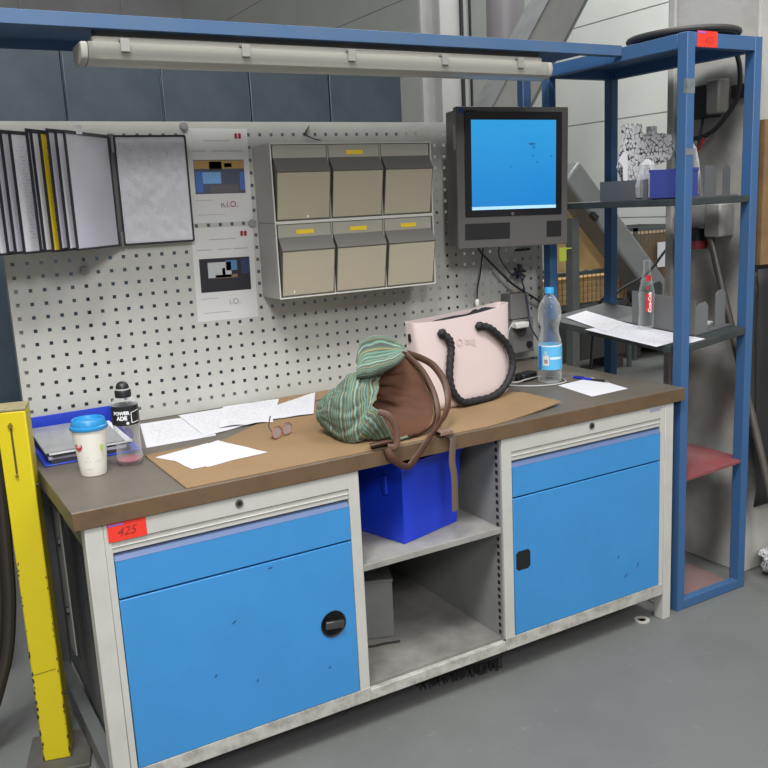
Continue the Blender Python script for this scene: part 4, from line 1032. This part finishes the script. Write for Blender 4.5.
t = thing('socket_box', 'grey socket box with white plug on the pegboard right end', 'socket', (1.77, .645, 1.02))
SB = mat('socket grey', (108, 106, 104), .5)
obj('case', MB().box(1.73, 1.815, .585, .649, 1.03, 1.125).box(1.735, 1.835, .585, .649, .90, 1.028), SB, t, bevel=.004)
obj('face', MB().cyl((1.775, .5835, .985), (1.775, .586, .985), .024, n=28), mat('socket dark face', (66, 64, 64), .5), t)
pl = obj('white_plug', MB().box(1.725, 1.785, .548, .5845, 1.0, 1.022), mat('plug white', (216, 212, 206), .4), t, bevel=.005)
obj('knob', MB().cyl((1.81, .575, .93), (1.81, .586, .93), .012, n=20), DARK, t)
CAB = mat('black cable', (30, 30, 34), .45)
tag(obj('monitor_cable', MB().tube(smoothpath([(1.575, .56, 1.34), (1.60, .60, 1.30), (1.68, .605, 1.225), (1.76, .60, 1.155), (1.87, .60, 1.09), (1.955, .645, 1.04)], 8), .0045, n=8), CAB), 'thick black cable running down right from below the monitor', 'cable', 'cables under the monitor')
tag(obj('monitor_cable', MB().tube(smoothpath([(1.60, .56, 1.335), (1.625, .61, 1.30), (1.615, .615, 1.22), (1.60, .615, 1.16), (1.585, .60, 1.12)], 8), .003, n=8), CAB), 'thin black cable hanging straight down behind the pink bag', 'cable', 'cables under the monitor')
tag(obj('monitor_cable', MB().tube(smoothpath([(1.66, .55, 1.325), (1.69, .60, 1.27), (1.75, .61, 1.20), (1.79, .605, 1.19), (1.80, .575, 1.08), (1.80, .56, 1.0), (1.845, .56, .93), (1.875, .59, .87), (1.845, .60, .84)], 8), .003, n=8), mat('navy cable', (42, 44, 70), .45)), 'dark blue cable dropping past the grey socket box', 'cable', 'cables under the monitor')
kn = MB()
for i in range(7):
    a = i*.9; kn.bar((1.79, .615, 1.205), (1.79+.03*math.cos(a), .61+.012*math.sin(a*2), 1.205+.028*math.sin(a)), .010, .010)
tag(obj('cable_clamp', kn, DARK), 'black star shaped cable clamp on the pegboard below the monitor', 'clamp')
tag(obj('wall_slot_hook', MB().box(1.80, 1.87, .642, .6495, 1.278, 1.286), DARK), 'flat black hook bar on the pegboard under the monitor right corner', 'hook')
tag(obj('white_plug_lead', MB().lathe([(0, 0), (.006, 0), (.008, .006), (.008, .02), (.004, .026), (0, .026)], (1.583, .597, 1.096), 16), mat('plug white', (216, 212, 206), .4)), 'small white plug hanging above the pink bag', 'plug')

# ------------------------------------------------------------------ blue bin in the bay, loose panel
on_board = False
t = thing('storage_box', 'bright blue plastic box on the open bay shelf', 'box', (.919, .075, .5025), (0, 0, R(15.5)))
BB = mat('strong blue plastic', (22, 58, 205), .35)
m = MB(); w_, d_, h_ = .238, .33, .245
def ringb(e, z): return [(-e, -e, z), (w_+e, -e, z), (w_+e, d_+e, z), (-e, d_+e, z)]
A = [m.bm.verts.new(p) for p in ringb(0, 0)]; B = [m.bm.verts.new(p) for p in ringb(.014, h_)]; C = [m.bm.verts.new(p) for p in ringb(.011, h_)]; D = [m.bm.verts.new(p) for p in ringb(-.003, .004)]
m.face(A[::-1]); m.face(D)
for P, Q in ((A, B), (B, C), (C, D)):
    for i in range(4): m.face([P[i], P[(i+1) % 4], Q[(i+1) % 4], Q[i]])
obj('box_body', m, BB, t, world=False, smooth=0, bevel=.006)
rm = MB(); e = .015
rm.box(-e-.004, w_+e+.004, -e-.004, -e+.002, h_-.018, h_+.001).box(-e-.004, w_+e+.004, d_+e-.002, d_+e+.004, h_-.018, h_+.001).box(-e-.004, -e+.002, -e, d_+e, h_-.018, h_+.001).box(w_+e-.002, w_+e+.004, -e, d_+e, h_-.018, h_+.001)
obj('rim', rm, BB, t, world=False, bevel=.002)
obj('handle_rib', MB().box(-e-.001, -.003, .05, .066, .145, .205), BB, t, world=False, bevel=.003)
Mb = Matrix.Translation((.765, .292, .142)) @ Euler((0, 0, R(-23))).to_matrix().to_4x4()
t = thing('metal_tray', 'grey sheet metal box standing in the lower bay', 'box', (.86, .33, .142))
obj('body', MB().box(0, .20, 0, .20, 0, .185, Mb), mat('tray grey', (128, 128, 128), .5, dirt=.3), t, bevel=.003)
obj('lid', MB().box(-.002, .202, -.002, .202, .1855, .195, Mb), mat('tray grey', (128, 128, 128), .5), t, bevel=.002)
tag(obj('cable_piece', MB().tube(smoothpath([(.79, .235, .1445), (.85, .20, .1445), (.90, .19, .1445), (.945, .175, .1445)]), .0035, n=8), DARK), 'short black cable offcut on the lower bay floor', 'cable')

# ------------------------------------------------------------------ yellow guard post
ang = math.atan2(-.019, .068)
t = thing('guard_post', 'chipped yellow square steel post left of the bench', 'post', (-.092, .38, 0), (0, 0, ang))
YELP = mat('chipped yellow paint', (200, 182, 18), .45, dirt=.12, dscale=7, drgb=(170, 150, 30))
obj('tube', MB().box(0, .072, 0, .085, .012, 1.005), YELP, t, world=False, bevel=.004)
obj('top_cap', MB().box(-.001, .073, -.001, .086, 1.005, 1.013), mat('worn cap', (150, 140, 104), .6, dirt=.5, dscale=30), t, world=False, bevel=.002)
obj('base_plate', MB().box(-.045, .125, -.05, .14, 0, .012), mat('dark base plate', (84, 82, 78), .6, dirt=.5, dscale=12), t, world=False, bevel=.003)
obj('latch_groove', MB().box(.030, .035, -.0012, .0006, .84, .975), mat('groove shade', (74, 62, 26), .6), t, world=False)  # flat dark strip stands in for the shade inside the channel
for z, r in ((.968, .006), (.835, .004)): obj('latch_bolt', MB().cyl((.032, -.006, z), (.032, .0, z), r, n=10), mat('bolt brass', (150, 128, 50), .4, .6), t, world=False)
chips = MB()
for i in range(58):
    left = random.random() < .65
    z0 = random.uniform(.02, .75)**1.5*.9+.015
    x = (.001+abs(random.gauss(0, .0016))) if left else (.0705-abs(random.gauss(0, .0012)))
    r = random.uniform(.001, .0035)*(1.25 if z0 < .35 else .8)
    chips.prism([(x+r*.7*math.cos(a)*random.uniform(.6, 1.3), -.0006, z0+r*1.7*math.sin(a)*random.uniform(.6, 1.3)) for a in [2*PI*k/7 for k in range(7)]], (0, .0010, 0))
for x in range(14): chips.box(.008+.004*x, .008+.004*x+.0026, -.0005, .0004, .273+.0006*x, .2755+.0006*x)
obj('paint_chips', chips, mat('chip dark', (58, 50, 26), .7), t, world=False, smooth=0)['kind'] = 'stuff'
for z in (.80, .20): obj('side_screw', MB().cyl((.072, .02, z), (.079, .02, z), .005, n=8), DARK, t, world=False)
# hoses hanging at the left
t = MB()
for k in range(3): t.tube(smoothpath([(-.085-.03*k, .50+.036*k, 1.05), (-.090-.022*k, .50+.036*k, .80), (-.098-.022*k, .50+.036*k, .60), (-.112-.022*k, .50+.036*k, .42), (-.150-.02*k, .50+.036*k, .25), (-.24, .50+.036*k, .09+.03*k), (-.37+.01*k, .50+.036*k, .25), (-.40+.02*k, .50+.036*k, .6), (-.40+.02*k, .50+.036*k, 1.05)], 8), .016, n=10)
t.tube([(-.085, .50, 1.05), (-.085, .58, 1.06), (-.40, .58, 1.06), (-.40, .50, 1.05)], .012).cyl((-.30, .58, 0), (-.30, .58, 1.06), .014)
tag(obj('air_hose', t, mat('dark brown hose', (46, 40, 34), .5)), 'dark hose loops hanging at the left edge behind the yellow post', 'hose')
t = thing('tool_cart', 'dark grey steel cart standing behind the yellow post', 'cart', (-.35, 1.2, 0))
obj('body', MB().box(-.75, -.10, .95, 1.5, .12, .80), mat('cart dark', (50, 52, 56), .5), t, bevel=.006)
for z in (.15, .36, .57): obj('drawer_front', MB().box(-.74, -.11, .944, .949, z, z+.19), mat('cart drawer', (58, 60, 62), .5), t, bevel=.002)
for x in (-.70, -.15):
    for y in (1.0, 1.45): obj('caster', MB().cyl((x-.015, y, .05), (x+.015, y, .05), .05, n=20).box(x-.02, x+.02, y-.02, y+.02, .09, .12), DARK, t)

# ------------------------------------------------------------------ floor items
t = MB().lathe([(.014, 0), (.027, 0), (.027, .004), (.014, .004), (.014, 0)], (1.855, .045, .0), 32)
tag(obj('washer_ring', t, mat('dull zinc', (176, 174, 168), .5)), 'flat steel ring on the floor by the bench right foot', 'ring')
t = thing('floor_brush', 'dark brush head lying on the floor under the open bay', 'brush', (1.13, .12, 0))
Mq = Matrix.Translation((1.13, .10, .0)) @ Euler((0, 0, R(-9))).to_matrix().to_4x4()
obj('brush_back', MB().box(-.16, .13, -.02, .022, .04, .058, Mq), DARK, t, bevel=.004)
br = MB()
for i in range(34):
    for k in range(3):
        x = -.155+.28*i/33; y = -.014+.014*k
        a, b_ = Mq @ Vector((x, y, .041)), Mq @ Vector((x+random.uniform(-.006, .006), y+random.uniform(-.012, .004), .003)); br.cyl(a, b_, .0024, .0016, n=5)
o = obj('bristles', br, mat('bristle black', (30, 29, 29), .8), t); o['kind'] = 'stuff'

# ------------------------------------------------------------------ things on the rack, upper shelf
U = 1.4475
t = thing('sheet_tray', 'grey folded sheet tray with upright tabs on the upper rack shelf', 'tray', (2.2, .3, U))
TG = mat('tray dark grey', (84, 86, 88), .45, dirt=.2)
obj('tray_base', MB().box(2.045, 2.32, .065, .45, U, U+.004).box(2.045, 2.049, .22, .45, U+.004, U+.07), TG, t)
def tab(x0, x1, y, z0, z1, m=None):
    m = m or MB(); c = .012
    return m.prism([(x0, y, z0), (x1, y, z0), (x1, y, z1-c), (x1-c, y, z1), (x0+c, y, z1), (x0, y, z1-c)], (0, .003, 0))
obj('tab', tab(2.16, 2.22, .075, U+.004, U+.105), TG, t, smooth=0)
obj('tab', tab(2.255, 2.29, .075, U+.004, U+.105), TG, t, smooth=0)
def speckle():
    m = bpy.data.materials.new('black white speckle'); m.use_nodes = True; N = m.node_tree.nodes; L = m.node_tree.links; b = N['Principled BSDF']; b.inputs['Roughness'].default_value = .5
    tc = N.new('ShaderNodeTexCoord'); v = N.new('ShaderNodeTexVoronoi'); v.inputs['Scale'].default_value = 62; v.feature = 'DISTANCE_TO_EDGE'
    n = N.new('ShaderNodeTexNoise'); n.inputs['Scale'].default_value = 85; n.inputs['Detail'].default_value = 3
    L.new(tc.outputs['Object'], v.inputs['Vector']); L.new(tc.outputs['Object'], n.inputs['Vector'])
    a = N.new('ShaderNodeMath'); a.operation = 'MULTIPLY_ADD'; a.inputs[1].default_value = 2.0; L.new(v.outputs['Distance'], a.inputs[0]); L.new(n.outputs['Fac'], a.inputs[2])
    r = N.new('ShaderNodeValToRGB'); r.color_ramp.elements[0].position = .56; r.color_ramp.elements[1].position = .66; r.color_ramp.elements[0].color = lin((40, 40, 44)); r.color_ramp.elements[1].color = lin((196, 196, 198))
    L.new(a.outputs[0], r.inputs['Fac']); L.new(r.outputs['Color'], b.inputs['Base Color']); return m
SPK = speckle()
# outline in its own plane (x to the right, z up), stood on the tray
out = [(-.004, .10), (.012, .155), (.016, .19), (.016, .232), (.078, .232), (.078, .205), (.118, .200), (.118, .225), (.14, .225), (.14, .205), (.20, .20), (.215, .16), (.20, .12), (.13, .10), (.105, .06), (.06, .045), (.06, .0), (.032, .0), (.03, .05), (.016, .06)]
yo = .36
m = MB().prism([(2.070+x*1.22, yo, U+.004+z*1.14) for x, z in out], (0, .03, 0))
tag(obj('speckled_part', m, SPK, smooth=0, bevel=.003), 'jagged black and white speckled part standing on the upper shelf', 'part')
m = MB().prism([(2.063, .345, U+.0045), (2.080, .345, U+.0045), (2.078, .345, U+.15), (2.068, .345, U+.175), (2.034, .345, U+.14), (2.056, .345, U+.115)], (0, .003, 0))
tag(obj('white_card', m, PAPER, smooth=0), 'white arrow shaped card leaning by the rear blue post', 'card')
t = thing('parts_box', 'dark blue plastic box behind the front blue post on the upper shelf', 'box', (2.13, .13, U+.0045))
BX = mat('violet blue plastic', (58, 66, 138), .4)
m = MB().box(2.035, 2.145, .09, .20, U+.0045, U+.0075)
for q in ((2.035, 2.038, .09, .20), (2.142, 2.145, .09, .20), (2.038, 2.142, .09, .093), (2.038, 2.142, .197, .20)): m.box(*q, U+.0075, U+.098)
obj('box_shell', m, BX, t); 
obj('rim', MB().box(2.033, 2.147, .087, .0899, U+.09, U+.1).box(2.033, 2.147, .2001, .203, U+.09, U+.1), BX, t)
FILM = clear('clear film', (224, 226, 230), .4, .08, .16)
def filmbag(c, w, d, h, seed, label, lean=0):
    m = MB(); n = 20; prof = [(.5, 0), (1, .03), (1.0, .3), (.85, .6), (.7, .85), (.3, .95), (.1, 1.0)]
    rows = []
    for k, z in prof:
        rows.append([m.bm.verts.new((c[0]+lean*z+w*k*math.cos(a)*(1+.25*noise.noise(Vector((math.cos(a)*2, math.sin(a)*2+seed, z*4)))), c[1]+d*k*math.sin(a)*(1+.25*noise.noise(Vector((math.cos(a)*2+3, math.sin(a)*2+seed, z*4)))), c[2]+h*z)) for a in [2*PI*i/n for i in range(n)]])
    for i in range(len(rows)-1):
        for j in range(n): m.face([rows[i][j], rows[i][(j+1) % n], rows[i+1][(j+1) % n], rows[i+1][j]])
    m.face(rows[0][::-1]); m.face(rows[-1])
    tag(obj('plastic_bag', m, FILM, smooth=20), label, 'bag', 'clear bags on the upper shelf')
filmbag((2.09, .255, U+.0046), .05, .03, .135, 1, 'crumpled clear bag between the speckled part and the blue box', -.01)
filmbag((2.185, .15, U+.0046), .030, .03, .19, 6, 'tall clear bag right of the dark blue box', -.012)
# ------------------------------------------------------------------ things on the middle shelf
t = thing('folded_tray', 'grey folded metal tray standing on the middle rack shelf', 'tray', (2.22, .2, mz(2.22, .2)))
m = MB()
tilt_box(m, 2.13, 2.318, .075, .45, .0012, .0045)
obj('tray_floor', m, TG, t)
m = MB(); tilt_box(m, 2.13, 2.133, .075, .37, .0045, .125); obj('side_wall', m, mat('tray mid grey', (104, 105, 106), .45), t)
def ttab(x0, x1, y, h):
    m = MB(); c = .014
    return m.prism([(x0, y, mz(x0, y)+.0045), (x1, y, mz(x1, y)+.0045), (x1, y, mz(x1, y)+h-c), (x1-c, y, mz(x1, y)+h), (x0+c, y, mz(x0, y)+h), (x0, y, mz(x0, y)+h-c)], (0, .003, 0))
obj('tab', ttab(2.134, 2.20, .08, .11), mat('tray mid grey', (104, 105, 106), .45), t, smooth=0)
obj('tab', ttab(2.262, 2.315, .10, .13), mat('tray mid grey', (104, 105, 106), .45), t, smooth=0)
obj('tab', ttab(2.22, 2.30, .38, .13), TG, t, smooth=0)
def mpage(pts, dz, label):
    c = [(x, y, mz(x, y)+dz) for x, y in pts]
    tag(obj('paper_sheet', MB().sheet(*c, .0005), PRINT, smooth=0), label, 'paper', 'papers on the middle rack shelf')
mpage([(1.955, .088), (2.122, .070), (2.124, .40), (1.968, .45)], .0012, 'printed sheet at the front left of the middle rack shelf')
mpage([(1.990, .36), (2.122, .39), (2.17, .66), (2.05, .645)], .0026, 'printed sheet at the rear of the middle rack shelf')
mpage([(2.045, .03), (2.124, .025), (2.124, .072), (2.05, .075)], .0020, 'paper corner peeking out behind the front blue post')
tag(obj('paper_slip', tilt_box(MB(), 2.225, 2.29, .13, .19, .005, .012), mat('pale green pad', (190, 200, 192), .7)), 'pale pad lying inside the folded tray', 'paper')
kx, ky = 2.105, .275
t = thing('glass_bottle', 'clear contour glass bottle with red label on the middle shelf', 'bottle', (kx, ky, mz(kx, ky)+.006))
kz = mz(kx, ky)+.006
GL = clear('clear glass', (246, 249, 248), .14, .02, .02)
obj('bottle_glass', MB().lathe([(0, .004), (.020, .001), (.027, .003), (.0285, .012), (.0275, .04), (.0255, .06), (.0275, .085), (.0295, .11), (.0275, .135), (.021, .165), (.0145, .195), (.0125, .215), (.0125, .232), (.0138, .234), (.0138, .243), (.0125, .245)], (kx, ky, kz), 36), GL, t)
ka = math.atan2(-2.02-ky, -.323-kx)
LR = mat('bottle label red', (196, 30, 40), .4)
obj('label', patch(wrap_fn((kx, ky), .0302, ka+.38, kz+.095), -.013, .010, -.034, .034), LR, t, smooth=0)
obj('neck_label', patch(wrap_fn((kx, ky), .0192, ka+.2, kz+.182), -.006, .012, -.010, .010), LR, t, smooth=0)
obj('lettering', MB().text('Coca-Cola', .017, wrap_fn((kx, ky), .0312, ka+.40, kz+.095, PI/2), bold=.0006, shear=.3), mat('label cream white', (240, 236, 232), .5), t, smooth=0)
obj('neck_lettering', MB().text('Co', .012, wrap_fn((kx, ky), .0252, ka+.15, kz+.147, PI/2), bold=.0005, shear=.3), LR, t, smooth=0)

# ------------------------------------------------------------------ things on and by the pillar (seen through the rack)
PXF = 2.449
t = thing('junction_box', 'dark electrical box with grey plug mounted high on the pillar', 'electrical box', (2.42, .30, 1.80))
obj('case', MB().box(2.385, PXF, .25, .37, 1.73, 1.845), DARK, t, bevel=.004)
obj('plug', MB().box(2.36, 2.42, .19, .248, 1.735, 1.855), mat('plug grey', (112, 110, 106), .5), t, bevel=.008)
tag(obj('cable_duct', MB().box(2.425, PXF, .105, .19, 1.785, 1.83), mat('duct black', (42, 40, 40), .5)), 'dark horizontal cable rail on the pillar right of the electrical box', 'rail')
tag(obj('power_cable', MB().tube(smoothpath([(2.39, .15, 1.945), (2.385, .125, 1.88), (2.385, .13, 1.79), (2.385, .19, 1.71), (2.39, .27, 1.665), (2.385, .36, 1.66)], 8), .0085, n=10), CAB), 'thick black cable sweeping in a curve beside the pillar', 'cable')
t = thing('cable_with_plug', 'thin black cable with red sleeve hanging below the electrical box', 'cable', (2.40, .3, 1.6))
obj('lead', MB().tube(smoothpath([(2.40, .29, 1.728), (2.385, .29, 1.66), (2.38, .30, 1.60), (2.375, .33, 1.53)], 6), .005, n=8), CAB, t)
obj('red_sleeve', MB().cyl((2.365, .255, 1.655), (2.365, .30, 1.59), .006, n=12), mat('sleeve red', (150, 40, 40), .5), t)
obj('grip_end', MB().cyl((2.365, .30, 1.59), (2.368, .335, 1.535), .007, .005, n=12), DARK, t)
t = thing('wall_unit', 'grey unit with red bottom on the pillar below the upper shelf', 'wall unit', (2.41, .32, 1.35))
obj('case', MB().box(2.37, PXF, .18, .25, 1.30, 1.42).box(2.39, PXF, .252, .38, 1.33, 1.42), mat('unit pale', (150, 148, 146), .5, dirt=.4, dscale=12), t, bevel=.006)
obj('red_base', MB().cyl((2.405, .315, 1.255), (2.405, .315, 1.285), .042, n=24), mat('unit red', (120, 34, 40), .4), t)
obj('lamp_glass', MB().cyl((2.405, .315, 1.285), (2.405, .315, 1.33), .036, n=24), DARK, t)
PIPE = mat('dull pipe', (92, 86, 80), .45, .4, dirt=.4, dscale=20)
d0, d1 = Vector((2.395, .255, 1.345)), Vector((2.40, -.06, .52))
d1 = d0+(Vector((2.395, .064, .747))-d0)*1.9; d1 = Vector((2.395, d1.y, d1.z))
tag(obj('steel_pipe', MB().cyl(d0, d0+(d1-d0)*1.15, .0135, n=18), PIPE), 'long dull steel pipe leaning diagonally behind the rack', 'pipe')
tag(obj('wooden_panel', MB().box(2.425, 2.95, .045, .07, 1.20, 1.70).box(2.9, 2.95, .0705, .095, 0, 1.70), mat('rough brown wood', (128, 100, 66), .8, dirt=.6, dscale=10, drgb=(82, 62, 42))), 'rough brown wooden panel at the right picture edge', 'panel')
m = MB(); G = []
for j in range(15):
    z = .30+.885*j/14
    G.append([m.bm.verts.new((2.415+.5*i/12, .045+.022*noise.noise(Vector((i*.7, j*.35, 2)))-.02*(1-j/14), z)) for i in range(13)])
for j in range(14):
    for i in range(12): m.face([G[j][i], G[j][i+1], G[j+1][i+1], G[j+1][i]])
o = tag(obj('black_curtain', m, mat('black tarp', (26, 25, 26), .7), smooth=180), 'black tarpaulin hanging at the right edge behind the rack', 'curtain')
sd = o.modifiers.new('thickness', 'SOLIDIFY'); sd.thickness = .004
m = MB(); bmesh.ops.create_icosphere(m.bm, subdivisions=3, radius=.075)
for v in m.bm.verts: v.co *= 1+.45*noise.noise(v.co*22); v.co.z *= .7
mz0 = min(v.co.z for v in m.bm.verts)
for v in m.bm.verts: v.co += Vector((2.56, .005, -mz0))
tag(obj('crumpled_bag', m, SPK, smooth=20), 'crumpled white and black bag on the floor right of the rack', 'bag')

# ------------------------------------------------------------------ camera and light
cam = bpy.data.cameras.new('camera'); cam.sensor_width = 36; cam.lens = 884.0952/768*36; cam.clip_end = 60
co = bpy.data.objects.new('camera', cam); COL.objects.link(co)
co.location = (-.3229, -2.0202, 1.4764); co.rotation_euler = (R(78.5155), R(2.7816), R(-30.3427))
SC.camera = co
def area(name, loc, size, energy, aim=(0, 0, -1), col=(1, 1, 1), sy=None):
    l = bpy.data.lights.new(name, 'AREA'); l.shape = 'RECTANGLE'; l.size = size; l.size_y = sy or size; l.energy = energy; l.color = col
    o = bpy.data.objects.new(name, l); COL.objects.link(o); o.location = loc
    o.rotation_euler = Vector(aim).to_track_quat('-Z', 'Y').to_euler()
    return o
area('hall_lamp', (-.9, -2.0, 5.4), 1.5, 290, (.1, .25, -1), sy=1.1)
area('hall_lamp', (2.6, -3.4, 5.6), 2.2, 150, (-.15, .5, -1))
area('hall_lamp', (-1.2, -6.2, 4.9), 1.3, 230, (.25, 1, -.55))  # low front lamp added for sleeve highlights and flatter light on the board
area('hall_lamp', (4.2, 3.4, 6.0), 2.4, 330, (.2, 0, -1))
area('hall_lamp', (-2.8, -.5, 6.0), 2.0, 60)
wd = bpy.data.worlds.new('hall ambience'); SC.world = wd; wd.use_nodes = True
bg = wd.node_tree.nodes['Background']; bg.inputs['Color'].default_value = (1, .985, .96, 1); bg.inputs['Strength'].default_value = .30
SC.view_settings.view_transform = 'Standard'; SC.view_settings.look = 'None'; SC.view_settings.gamma = 1; SC.view_settings.exposure = 0
SC.view_settings.use_curve_mapping = False
